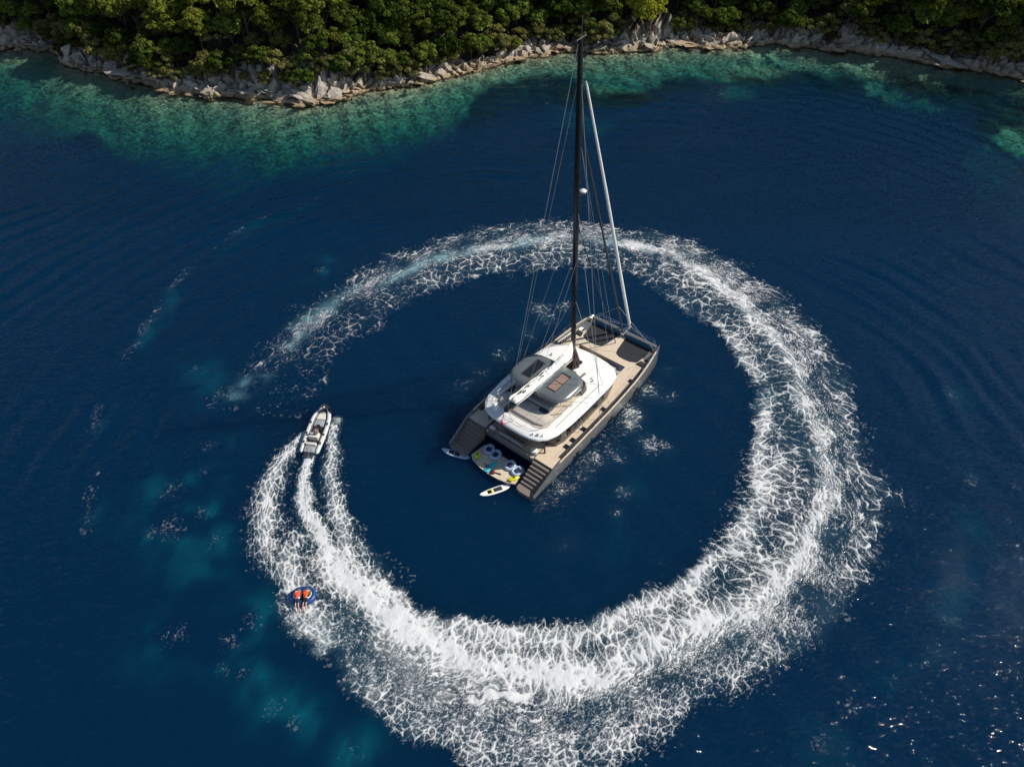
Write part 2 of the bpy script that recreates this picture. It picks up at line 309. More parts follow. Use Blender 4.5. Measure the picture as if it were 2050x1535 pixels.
gl = n.new('ShaderNodeBsdfGlossy'); gl.inputs['Roughness'].default_value = .03; l.new(nrm, gl.inputs['Normal'])
fr = n.new('ShaderNodeFresnel'); fr.inputs['IOR'].default_value = 1.333; l.new(nrm, fr.inputs['Normal'])
u2 = n.new('ShaderNodeMixShader'); l.new(fr.outputs[0], u2.inputs[0]); l.new(u1.outputs[0], u2.inputs[1]); l.new(gl.outputs[0], u2.inputs[2]); l.new(u2.outputs[0], out.inputs['Surface'])
tag(link('sea', sea_me, m_sea), kind='structure')

# foam: real lace of cells 0.1 m across lying on the water
fx = np.arange(-50, 55, .08, dtype=np.float32); fy = np.arange(12.5, 101, .08, dtype=np.float32)
FX, FY = np.meshgrid(fx, fy, indexing='ij')
D, U, Rr, Tt = ring_density(FX, FY); Dold = old_density(FX, FY); Dspl = splash_density(FX, FY)
sx = np.radians(Tt) * 30.0; sr = Rr                                # along and across the wake
w1 = (fbm(FX * .55, FY * .55, 3, 91) - .5) * 1.8; w2 = (fbm(FX * .55 + 31, FY * .55, 3, 92) - .5) * 1.8
fresh = sstep(-100, -150, Tt)
ang = sx + .50 * sr * (.12 + .88 * sstep(.45, .85, U))                         # strands lean outward beyond the outer crest
crumb = sstep(.55, .85, U) * sstep(-150, -110, Tt) * sstep(-20, -60, Tt)  # fine crumbs on the outer lower side
def L_of(x, y, seed):
    a, b = worley(x, y, seed); return b - a
flow = sx - .35 * sr
L1 = L_of((ang + w1) / 1.0, (sr + w2) / 1.45, 3) * (1 - fresh) + L_of((flow + w1 * .5) / 1.5, (sr + w2 * .4) / .45, 6) * fresh
L1 = L1 * (1 - crumb) + L_of((FX + w1 * .8) / .7, (FY + w2 * .8) / .7, 7) * crumb
L2 = L_of((ang + w1 * 1.1) / .48, (sr + w2 * 1.1) / .7, 4) * (1 - fresh) + L_of((flow + w1 * .5) / .8, (sr + w2 * .4) / .27, 8) * fresh
L3 = L_of((FX + .35 * w1) / .30, (FY + .35 * w2) / .30, 5)
nA = fbm(FX * .30, FY * .30, 3, 93); nB = fbm(FX * 1.1, FY * 1.1, 3, 94); nC = fbm(FX * 3.0, FY * 3.0, 2, 97)
L4 = L_of((FX + .2 * w1) / .17, (FY + .2 * w2) / .17, 9)
frw = sstep(-85, -125, Tt)
def lace(D):
    Dm = D * ((.30 + 1.4 * nA) * (1 - frw) + (.80 + .4 * nA) * frw) + (nB - .5) * .42 * np.minimum(1, D * 2.5)
    A = sstep(-.07, .13, Dm * .23 - .035 - L1 + (nC - .5) * .10) * sstep(.10, .34, Dm + (nC - .5) * .5)
    A = np.maximum(A, .82 * sstep(-.08, .16, Dm * .25 - .07 - L2 + (nC - .5) * .10) * sstep(.12, .34, Dm + (nC - .5) * .5))
    A = np.maximum(A, .66 * sstep(-.09, .20, Dm * .27 - .075 - L3 + (nC - .5) * .12))
    A = np.maximum(A, .42 * sstep(-.08, .16, Dm * .26 - .055 - L4 + (nC - .5) * .35))
    A = np.maximum(A, sstep(1.05, 1.75, Dm + (nC - .5) * 1.1))
    A = np.maximum(A, .36 * sstep(.38, 1.05, D * (.45 + 1.1 * nA) + (nB - .5) * .35))     # thin milky froth between the strands
    return A * sstep(.03, .10, D)
Dall = np.maximum(D, Dspl)
A = lace(Dall) * np.where(Dspl > D, .9, np.interp(Tt, [50, 110, 168], [1, .85, .6]))
Lo = np.minimum(L2, L3 * 1.3)
A = np.maximum(A, .40 * sstep(-.07, .10, .42 * Dold - .02 - Lo + (nC - .5) * .16) * sstep(.03, .16, Dold + (nB - .5) * .25))
spk = sstep(.66, .80, vnoise(FX * 5.5 + w1, FY * 5.5 + w2, 95)) * sstep(.47, .64, fbm(FX * .6, FY * .6, 3, 96)) * sstep(.035, .10, D + Dold) * (D < .35)
A = np.maximum(A, np.where(Dold > D, .30, .32) * spk)
inside = (np.abs(U - .5) < .7)
kindf = np.where((Dspl > D) & (Dspl > Dold), 2, np.where((Dold > D) , 1, 0))
FZ = wave_height(FX, FY) + .22 * np.clip(D, 0, 1) * fbm(FX * .5, FY * .5, 2, 71) + .03 + A * (.05 + .16 * np.clip(Dall, 0, 1) * nB)
m_foam = bpy.data.materials.new('sea_foam'); m_foam.use_nodes = True; n, l = nt(m_foam); n.clear()
out = n.new('ShaderNodeOutputMaterial'); tc = n.new('ShaderNodeTexCoord'); fz = noise_n(n, l, tc.outputs['Object'], 7.0, 4, .65)
al = math_n(n, l, 'ADD', attr(n, 'foam').outputs['Fac'], math_n(n, l, 'MULTIPLY', math_n(n, l, 'SUBTRACT', fz.outputs['Fac'], .5), .55))
mr = n.new('ShaderNodeMapRange'); mr.interpolation_type = 'SMOOTHSTEP'; mr.inputs[1].default_value = .10; mr.inputs[2].default_value = 1.10; l.new(al, mr.inputs[0])
dif = n.new('ShaderNodeBsdfDiffuse'); dif.inputs['Color'].default_value = (.68, .70, .71, 1)
bp = n.new('ShaderNodeBump'); bp.inputs['Strength'].default_value = .5; bp.inputs['Distance'].default_value = .1; l.new(fz.outputs['Fac'], bp.inputs['Height']); l.new(bp.outputs[0], dif.inputs['Normal'])
tr = n.new('ShaderNodeBsdfTransparent'); mx = n.new('ShaderNodeMixShader'); l.new(mr.outputs[0], mx.inputs[0]); l.new(tr.outputs[0], mx.inputs[1]); l.new(dif.outputs[0], mx.inputs[2]); l.new(mx.outputs[0], out.inputs['Surface'])
nx, ny = FX.shape; idx = np.arange(nx * ny).reshape(nx, ny)
quad = np.stack([idx[:-1, :-1], idx[1:, :-1], idx[1:, 1:], idx[:-1, 1:]], -1).reshape(-1, 4)
Af = A.ravel(); keep = Af[quad].max(1) > .12; kq = kindf.ravel()[quad[:, 0]]
V = np.stack([FX, FY, FZ], -1).reshape(-1, 3)
for k, nm, lb in ((0, 'wake_foam', 'wide white ring of lacy wake foam left by the speeding tender'),
                  (1, 'drifting_foam', 'faint scattered flecks of old foam drifting outside the wake ring'),
                  (2, 'hull_foam', 'patches of white water splashing along the sides of the catamaran')):
    q = quad[keep & (kq == k)]; used, inv = np.unique(q, return_inverse=True)
    me = np_mesh(nm, V[used], inv.reshape(-1, 4), True, dict(foam=Af[used]))
    tag(link(nm, me, m_foam), lb, 'foam', kind='stuff')
# ================================================================ SEABED, ROCKY SHORE, WOODED SLOPE
rng = random.Random(7)
bx_ = np.r_[[-400, -250], np.arange(-175, 175.1, 1.0), [250, 400]]; by_ = np.arange(60, 178, 1.0)
BX, BY = np.meshgrid(bx_, by_, indexing='ij')
BZ = -depth(BX, BY) - .15; rough = (fbm(BX * .8, BY * .8, 3, 65) - .5) * .5 + (fbm(BX * .25, BY * .25, 3, 66) - .5) * .8
BZ = np.minimum(BZ + rough * sstep(.2, 2.5, -BZ), -.12) - 3.0 * sstep(0, 4, BY - ycoast(BX))
nx, ny = BX.shape; idx = np.arange(nx * ny).reshape(nx, ny)
Fb = np.stack([idx[:-1, :-1], idx[1:, :-1], idx[1:, 1:], idx[:-1, 1:]], -1).reshape(-1, 4)
me = np_mesh('seabed', np.stack([BX, BY, BZ], -1).reshape(-1, 3), Fb, True, dict(meadow=meadow(BX, BY).ravel()))
m_bed = bpy.data.materials.new('seabed_sand_and_weed'); m_bed.use_nodes = True; n, l = nt(m_bed); p = n['Principled BSDF']; p.inputs['Roughness'].default_value = .9
tc = n.new('ShaderNodeTexCoord'); a = noise_n(n, l, tc.outputs['Object'], .55, 6, .65); b = noise_n(n, l, tc.outputs['Object'], .12, 3)
sand = rgbmix(n, l, a.outputs['Fac'], (.33, .30, .18), (.56, .54, .40)); vo = n.new('ShaderNodeTexVoronoi'); vo.inputs['Scale'].default_value = .9; l.new(tc.outputs['Object'], vo.inputs['Vector'])
st = n.new('ShaderNodeMapRange'); st.inputs[1].default_value = .25; st.inputs[2].default_value = .6; l.new(vo.outputs['Distance'], st.inputs[0])
sand = rgbmix(n, l, math_n(n, l, 'MULTIPLY', st.outputs[0], .40), sand, (.13, .13, .07))
weed = rgbmix(n, l, a.outputs['Fac'], (.006, .012, .008), (.020, .034, .020))
l.new(rgbmix(n, l, attr(n, 'meadow').outputs['Fac'], sand, weed), p.inputs['Base Color'])
tag(link('seabed', me, m_bed), kind='structure')

def land_z(x, d):
    """height of the shore d metres inland"""
    cl = .9 + 4.2 * sstep(.25, .8, fbm(x * .08, x * 0 + 9, 3, 101))                       # cliff height along the coast
    st = .2 + 3.4 * sstep(.3, .75, fbm(x * .09, x * 0 + 4, 3, 102))                       # width of the ledge
    z = .55 * sstep(-.6, .6, d) - .9 * sstep(.4, -1.2, d) + .5 * sstep(.4, st, d)
    z = z + (cl - 1.0) * sstep(st - .3, st + 2.6, d)
    return z + np.maximum(d - st - 2.2, 0) * .42 + np.maximum(d - 45, 0) * .1
lx = np.r_[[-400, -250], np.arange(-172, 168.1, .5), [250, 400]]
ld = np.r_[np.arange(-1.4, 9, .38), np.arange(9.4, 30, 1.2), [34, 40, 50, 65, 90, 130, 200]]
LX, LD = np.meshgrid(lx, ld, indexing='ij'); YC = ycoast(LX)
g1 = 1 - np.abs(2 * fbm(LX * .42, (LD + YC) * .42, 3, 111) - 1) * 1.0; g2 = fbm(LX * 1.3, (LD + YC) * 1.3, 3, 112); f1, f2 = worley(LX * .5 + g2, (YC + LD) * .5, 12)
rockz = sstep(-.6, .6, LD) * (1 - sstep(7, 12, LD)); blk = sstep(.02, .30, f2 - f1)
big = fbm(LX * .33 + 40, (YC + LD) * .33, 3, 114)
LZ = land_z(LX, LD) + rockz * (blk * 1.25 - 1.0 + (big - .5) * 2.6 + (g1 - .7) * 1.0 + (g2 - .5) * .8) * sstep(-.3, 2.2, LD) + (1 - rockz) * (fbm(LX * .15, LD * .15, 3, 113) - .5) * 2
LZ = np.where(LD < .8, np.minimum(LZ, land_z(LX, LD) + .5), LZ)
PX = LX + rockz * (g2 - .5) * 1.3; PY = YC + LD + rockz * ((1 - blk) * .9 - .4 + (big - .5) * 1.8)
nx, ny = LX.shape; idx = np.arange(nx * ny).reshape(nx, ny)
Fl = np.stack([idx[:-1, :-1], idx[1:, :-1], idx[1:, 1:], idx[:-1, 1:]], -1).reshape(-1, 4)
soil = sstep(3.4, 6.0, LD + (g2 - .5) * 4) * 1.0
me = np_mesh('rocky_shore', np.stack([PX, PY, LZ], -1).reshape(-1, 3), Fl, False, dict(soil=soil.ravel()))
m_rock = bpy.data.materials.new('limestone'); m_rock.use_nodes = True; n, l = nt(m_rock); p = n['Principled BSDF']; p.inputs['Roughness'].default_value = .85
tc = n.new('ShaderNodeTexCoord'); geo = n.new('ShaderNodeNewGeometry'); a = noise_n(n, l, geo.outputs['Position'], .9, 7, .65); b = noise_n(n, l, geo.outputs['Position'], 3.5, 5, .7)
rk = rgbmix(n, l, a.outputs['Fac'], (.16, .142, .12), (.66, .59, .50))
cr = n.new('ShaderNodeMapRange'); cr.inputs[1].default_value = .50; cr.inputs[2].default_value = .34; l.new(b.outputs['Fac'], cr.inputs[0])
rk = rgbmix(n, l, math_n(n, l, 'MULTIPLY', cr.outputs[0], .7), rk, (.07, .06, .05))
sp = n.new('ShaderNodeSeparateXYZ'); l.new(geo.outputs['Position'], sp.inputs[0])
zz = math_n(n, l, 'ADD', sp.outputs['Z'], math_n(n, l, 'MULTIPLY', a.outputs['Fac'], -1.6))
lo = n.new('ShaderNodeMapRange'); lo.inputs[1].default_value = .30; lo.inputs[2].default_value = -.50; l.new(zz, lo.inputs[0])
rk = rgbmix(n, l, lo.outputs[0], rk, (.34, .25, .145))                       # ochre tide line of algae and stain
wet = n.new('ShaderNodeMapRange'); wet.inputs[1].default_value = -.55; wet.inputs[2].default_value = -.85; l.new(zz, wet.inputs[0])
rk = rgbmix(n, l, wet.outputs[0], rk, (.06, .045, .02))
rk = rgbmix(n, l, attr(n, 'soil').outputs['Fac'], rk, (.055, .045, .028)); l.new(rk, p.inputs['Base Color'])
bp = n.new('ShaderNodeBump'); bp.inputs['Strength'].default_value = .9; bp.inputs['Distance'].default_value = .35; l.new(math_n(n, l, 'ADD', a.outputs['Fac'], math_n(n, l, 'MULTIPLY', b.outputs['Fac'], .5)), bp.inputs['Height']); l.new(bp.outputs[0], p.inputs['Normal'])
shore = tag(link('rocky_shore', me, m_rock), kind='structure')

def rock_mesh(seed):
    bm = bmesh.new(); bmesh.ops.create_icosphere(bm, subdivisions=2, radius=1.0); r = random.Random(seed)
    planes = [(Vector((r.gauss(0, 1), r.gauss(0, 1), r.gauss(0, .8))).normalized(), r.uniform(.28, .62)) for _ in range(13)]
    sc = Vector((r.uniform(1.0, 1.9), r.uniform(.8, 1.5), r.uniform(1.0, 2.2)))
    for v in bm.verts:
        for nrm, d in planes:
            e = v.co.dot(nrm) - d
            if e > 0: v.co -= nrm * e * .97
        v.co += Vector((r.gauss(0, .035), r.gauss(0, .035), r.gauss(0, .035)))
        v.co = Vector((v.co.x * sc.x, v.co.y * sc.y, v.co.z * sc.z))
    m = bpy.data.meshes.new('rock'); bm.to_mesh(m); bm.free(); m.materials.append(m_rock); return m
rocks = [rock_mesh(300 + i) for i in range(9)]
for i in range(292):
    while True:
        x = rng.uniform(-118, 108) if rng.random() < .6 else rng.uniform(-78, 6)
        if float(fbm(np.array([x * .12]), np.array([2.0]), 2, 121)[0]) > rng.uniform(.25, .65): break
    d = rng.choice([rng.uniform(-1.6, .6), rng.uniform(-.6, 1.2), rng.uniform(-.3, 1.6), rng.uniform(.5, 4.0)])
    s = rng.uniform(.22, .8) ** 1.2 if d < .8 else rng.uniform(.5, 1.5)
    y = float(ycoast(np.array([x]))[0]) + d; z = float(land_z(np.array([x]), np.array([d]))[0])
    o = bpy.data.objects.new('rock', rocks[i % 9]); col.objects.link(o); o.parent = shore
    o.location = (x, y, max(z, -.35) + s * rng.uniform(-.35, .25)); o.rotation_euler = (rng.gauss(-.25, .3), rng.gauss(.45, .3), rng.choice([0, 3.14]) + rng.gauss(0, .5))
    o.scale = (s * rng.uniform(.7, 1.3), s * rng.uniform(.7, 1.1), s * rng.uniform(.6, 1.3))
    if d < 1.4 and rng.random() < .55:                       # flat ledge slabs along the waterline
        o.scale = (s * rng.uniform(1.5, 2.8), s * rng.uniform(1.0, 1.6), s * rng.uniform(.22, .42)); o.rotation_euler = (rng.gauss(0, .12), rng.gauss(.12, .12), rng.gauss(0, .4)); o.location.z = max(z, .05) + rng.uniform(0, .25)

# ---------------------------------------------------------------- trees
def leaf_mat(name, dark, light, tr_=.36):
    m = bpy.data.materials.new(name); m.use_nodes = True; n, l = nt(m); n.clear(); out = n.new('ShaderNodeOutputMaterial')
    oi = n.new('ShaderNodeObjectInfo'); tc = n.new('ShaderNodeTexCoord'); a = noise_n(n, l, tc.outputs['Object'], 1.1, 4, .6)
    f = math_n(n, l, 'ADD', math_n(n, l, 'MULTIPLY', a.outputs['Fac'], .75), math_n(n, l, 'MULTIPLY', math_n(n, l, 'SUBTRACT', oi.outputs['Random'], .45), .8), True)
    c = rgbmix(n, l, f, dark, light)
    d = n.new('ShaderNodeBsdfDiffuse'); t = n.new('ShaderNodeBsdfTranslucent'); l.new(c, d.inputs[0]); l.new(c, t.inputs[0])
    mx = n.new('ShaderNodeMixShader'); mx.inputs[0].default_value = tr_; l.new(d.outputs[0], mx.inputs[1]); l.new(t.outputs[0], mx.inputs[2]); l.new(mx.outputs[0], out.inputs[0])
    return m
LEAF = dict(oak=leaf_mat('holm_oak_leaves', (.030, .052, .010), (.200, .265, .050)), pine=leaf_mat('pine_needles', (.058, .084, .012), (.300, .320, .055)),
            olive=leaf_mat('olive_scrub_leaves', (.070, .078, .020), (.300, .290, .095)), gold=leaf_mat('yellow_green_pine_needles', (.18, .20, .02), (.38, .38, .05)))
m_bark = mat('bark', (.10, .075, .055), .9, scale=9, bump=.4)
def crown_mesh(seed, rx, rz, clumps, leaves, size, kind):
    r = np.random.RandomState(seed); P = []; Q = []
    cs = []
    for i in range(clumps):
        v = r.normal(size=3); v /= np.linalg.norm(v)
        if v[2] < -.35: v[2] *= -.5
        k = r.uniform(.45, 1.0) ** .6
        cs.append((v * k * np.array([rx * r.uniform(.8, 1.1), rx * r.uniform(.8, 1.1), rz]), r.uniform(.20, .40) * rx))
    per = leaves // clumps
    for c, cr in cs:
        d = r.normal(size=(per, 3)); d /= np.linalg.norm(d, axis=1)[:, None]; d[:, 2] = np.where(d[:, 2] < -.2, -d[:, 2] * .6, d[:, 2])
        pos = c + d * (cr * r.uniform(.55, 1.05, (per, 1))) * np.array([1, 1, .75])
        nrm = d + r.normal(size=(per, 3)) * .55; nrm /= np.linalg.norm(nrm, axis=1)[:, None]
        t = np.cross(nrm, r.normal(size=(per, 3))); t /= np.linalg.norm(t, axis=1)[:, None]; b = np.cross(nrm, t)
        s = r.uniform(.6, 1.3, (per, 1)) * size
        q = np.stack([pos - t * s - b * s * .6, pos + t * s - b * s * .7, pos + t * s * .8 + b * s * .7, pos - t * s * .9 + b * s * .6], 1)
        P.append(q.reshape(-1, 3))
    P = np.concatenate(P); me = np_mesh('crown', P, np.arange(len(P)).reshape(-1, 4), False); me.materials.append(LEAF[kind]); return me
def trunk_mesh(seed, h, rx):
    r = random.Random(seed); b = MB(); top = (r.uniform(-.4, .4), r.uniform(-.4, .4), h)
    b.tube([(0, 0, -.6), (r.uniform(-.15, .15), r.uniform(-.15, .15), h * .4), top], [.22, .16, .10], 7)
    for i in range(4):
        a = r.uniform(0, 6.28); b.tube([(top[0] * .6, top[1] * .6, h * r.uniform(.55, .8)), (math.cos(a) * rx * .35, math.sin(a) * rx * .35, h * 1.0), (math.cos(a) * rx * .7, math.sin(a) * rx * .7, h + rx * .35)], [.09, .06, .03], 5)
    o = b.build('trunk', m_bark); me = o.data; bpy.data.objects.remove(o); return me
PROTO = []
for i, (kind, rx, rz, th, cl, nl, sz) in enumerate([('oak', 2.7, 2.5, 2.4, 34, 3400, .20), ('oak', 3.1, 2.6, 2.8, 40, 3800, .21), ('oak', 2.3, 2.1, 1.9, 28, 2800, .19),
        ('pine', 2.6, 2.3, 3.4, 30, 3200, .19), ('pine', 3.2, 2.7, 4.0, 38, 3800, .20), ('olive', 2.0, 1.6, 1.3, 24, 2400, .17), ('olive', 1.5, 1.1, .7, 18, 1700, .16), ('gold', 3.4, 2.5, 3.0, 44, 4600, .18)]):
    PROTO.append((kind, rx, rz, th, crown_mesh(500 + i, rx, rz, cl, nl, sz, kind), trunk_mesh(600 + i, th, rx)))
def zone(x, y):
    p = .5 + x / (y * .712 + 25) * .6937          # where it shows across the width
    names = ['left edge', 'left headland', 'left cove', 'pale rocks', 'rock point', 'rock bend', 'mast cove', 'mast top', 'leaning pine', 'pine slope', 'sunlit rocks', 'right cove', 'shaded shore', 'right edge']
    return names[min(13, max(0, int(p * 14)))]
KW = dict(oak='dark green oak', pine='light green pine', olive='olive scrub bush', gold='yellow green pine')
TREES = []
def plant(pi, x, y, z, s, label=None, lean=(0, 0)):
    kind, rx, rz, th, cm, tm = PROTO[pi]; d = y - float(ycoast(np.array([x]))[0])
    row = 'above the rocks' if d < 7 else 'halfway up' if d < 14 else 'at the top edge'
    sz_ = 'small' if s < .92 else 'midsize' if s < 1.1 else 'large'
    nm = {'oak': 'oak_tree', 'pine': 'pine_tree', 'olive': 'scrub_bush', 'gold': 'pine_tree'}[kind]
    t = empty(nm, (x, y, z), rng.uniform(0, 6.28), label or f'{sz_} {KW[kind]} {row} by the {zone(x, y)}', 'bush' if kind == 'olive' else 'tree', None if label else f'{KW[kind]} trees {row} by the {zone(x, y)}')
    t.scale = (s, s, s * rng.uniform(.85, 1.2)); t.rotation_euler = (lean[0], lean[1], t.rotation_euler[2])
    if not label: TREES.append((x / (y * .712 + 25), t))
    link('trunk', tm, None, t); c = link('crown', cm, None, t, (0, 0, th + rz * .45))
    return t
spots = []
for tries in range(14000):
    x = rng.uniform(-135, 132); d = rng.choice([rng.uniform(2.6, 6), rng.uniform(4, 14), rng.uniform(8, 28)])
    if 23 < x < 36 and d < 9: continue
    if float(fbm(np.array([x * .09]), np.array([4.0]), 3, 102)[0]) < .44: d = max(1.6, d - 1.6)
    y = float(np.interp(x, *zip(*YCOAST))) + d; md = 1.8 if d < 5 else 2.6 if d < 14 else 3.5
    if abs(x) > .70 * y + 10: continue
    if all((x - a) ** 2 + (y - b) ** 2 > md * md for a, b, _ in spots): spots.append((x, y, d))
spots.sort(key=lambda q: q[2]); spots = spots[:600]
for x, y, d in spots:
    z = float(land_z(np.array([x]), np.array([d]))[0])
    if d < 6.2: pi = rng.choice([5, 6, 6, 2, 5, 2]); s = rng.uniform(.7, 1.3)
    else: pi = rng.choice([0, 1, 2, 0, 1, 3, 4, 3]) if x > -40 else rng.choice([0, 2, 3, 4, 3, 5, 4]); s = rng.uniform(.85, 1.65)
    plant(pi, x, y, z - .2, s)
yc0 = float(ycoast(np.array([30.0]))[0])
plant(7, 30.0, yc0 + 3.5, 2.4, 1.05, 'yellow green pine leaning out over the water right of the mast', (.18, 0))

ORD = 'first second third fourth fifth sixth seventh eighth ninth tenth eleventh twelfth thirteenth fourteenth fifteenth sixteenth seventeenth eighteenth'.split(); by_label = {}
for q, t in sorted(TREES, key=lambda e: e[0]): by_label.setdefault(t['label'], []).append(t)
for lb, ts in by_label.items():
    if len(ts) > 1:
        for k, t in enumerate(ts): t['label'] = f'{lb}, {ORD[min(k, 17)]} from left'
# ================================================================ THE CATAMARAN  (local x forward, +y port, z up from the waterline)
BO = (-1.81, 44.764, 0.0); BRZ = R(90 - 39.05)
cat_ = empty('sailing_catamaran', BO, BRZ, 'large silver grey sailing catamaran with black mast, anchored inside the foam ring', 'catamaran')
m_hull = mat('silver_hull_paint', (.26, .26, .255), .20, .45, .08, 1.5, coat=.4)
m_white = mat('white_gelcoat', (.80, .80, .78), .32, 0, .03, 2.0)
m_teak = bpy.data.materials.new('teak_deck'); m_teak.use_nodes = True; n, l = nt(m_teak); p = n['Principled BSDF']; p.inputs['Roughness'].default_value = .7
tc = n.new('ShaderNodeTexCoord'); wv = n.new('ShaderNodeTexWave'); wv.bands_direction = 'Y'; wv.inputs['Scale'].default_value = 3.2; wv.inputs['Distortion'].default_value = .2; l.new(tc.outputs['Object'], wv.inputs[0])
nz = noise_n(n, l, tc.outputs['Object'], 2.3, 6, .65); c = rgbmix(n, l, nz.outputs['Fac'], (.56, .45, .335), (.80, .67, .52))
sm = n.new('ShaderNodeMapRange'); sm.inputs[1].default_value = .10; sm.inputs[2].default_value = .0; l.new(wv.outputs['Fac'], sm.inputs[0])
l.new(rgbmix(n, l, math_n(n, l, 'MULTIPLY', sm.outputs[0], .6), c, (.12, .09, .06)), p.inputs['Base Color'])
m_teakd = mat('weathered_step_teak', (.20, .165, .14), .75, 0, .2, 5)
m_glass = mat('tinted_glass', (.012, .014, .016), .06, 0, .1, 2, spec=.8)
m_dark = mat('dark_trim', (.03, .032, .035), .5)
m_rub = mat('black_rubber', (.015, .015, .016), .6)
m_hard = mat('grey_hardtop_paint', (.17, .195, .20), .25, .35, .05, 1.5, coat=.5)
m_carb = mat('black_carbon', (.010, .010, .011), .22, 0, .2, 3, coat=.4)
m_ss = mat('stainless_steel', (.62, .63, .64), .22, 1.0, .04)
m_wire = mat('rigging_wire', (.42, .44, .46), .35, .3, .05)
m_sail = mat('white_sailcloth', (.80, .80, .77), .75, 0, .06, 4, bump=.3)
m_saild = mat('dark_sail_cover', (.035, .036, .04), .7)
m_cush = mat('beige_cushion', (.50, .46, .41), .85, 0, .06, 3)
m_taupe = mat('taupe_cushion', (.25, .215, .185), .85, 0, .08, 4)
m_grey = mat('grey_cushion', (.33, .335, .34), .85, 0, .06, 3)
m_bronze = mat('bronze_deckhouse_panel', (.10, .088, .078), .35, 0, .1, 2)
m_navy = mat('navy_cushion', (.02, .03, .07), .85)
m_rope = mat('brown_rope', (.10, .07, .06), .9, 0, .4, 20)
m_pane = mat('brown_skylight_glass', (.30, .20, .16), .12, 0, .08, 2, spec=.6)
m_red = mat('red_flag_cloth', (.62, .03, .07), .8)
m_net = bpy.data.materials.new('trampoline_net'); m_net.use_nodes = True; n, l = nt(m_net); p = n['Principled BSDF']; p.inputs['Base Color'].default_value = (.022, .026, .032, 1); p.inputs['Roughness'].default_value = .8
tc = n.new('ShaderNodeTexCoord'); vo = n.new('ShaderNodeTexVoronoi'); vo.feature = 'DISTANCE_TO_EDGE'; vo.inputs['Scale'].default_value = 14; l.new(tc.outputs['Object'], vo.inputs['Vector'])
mr = n.new('ShaderNodeMapRange'); mr.inputs[1].default_value = .10; mr.inputs[2].default_value = .22; mr.inputs[3].default_value = 1; mr.inputs[4].default_value = .45; l.new(vo.outputs['Distance'], mr.inputs[0]); l.new(mr.outputs[0], p.inputs['Alpha'])

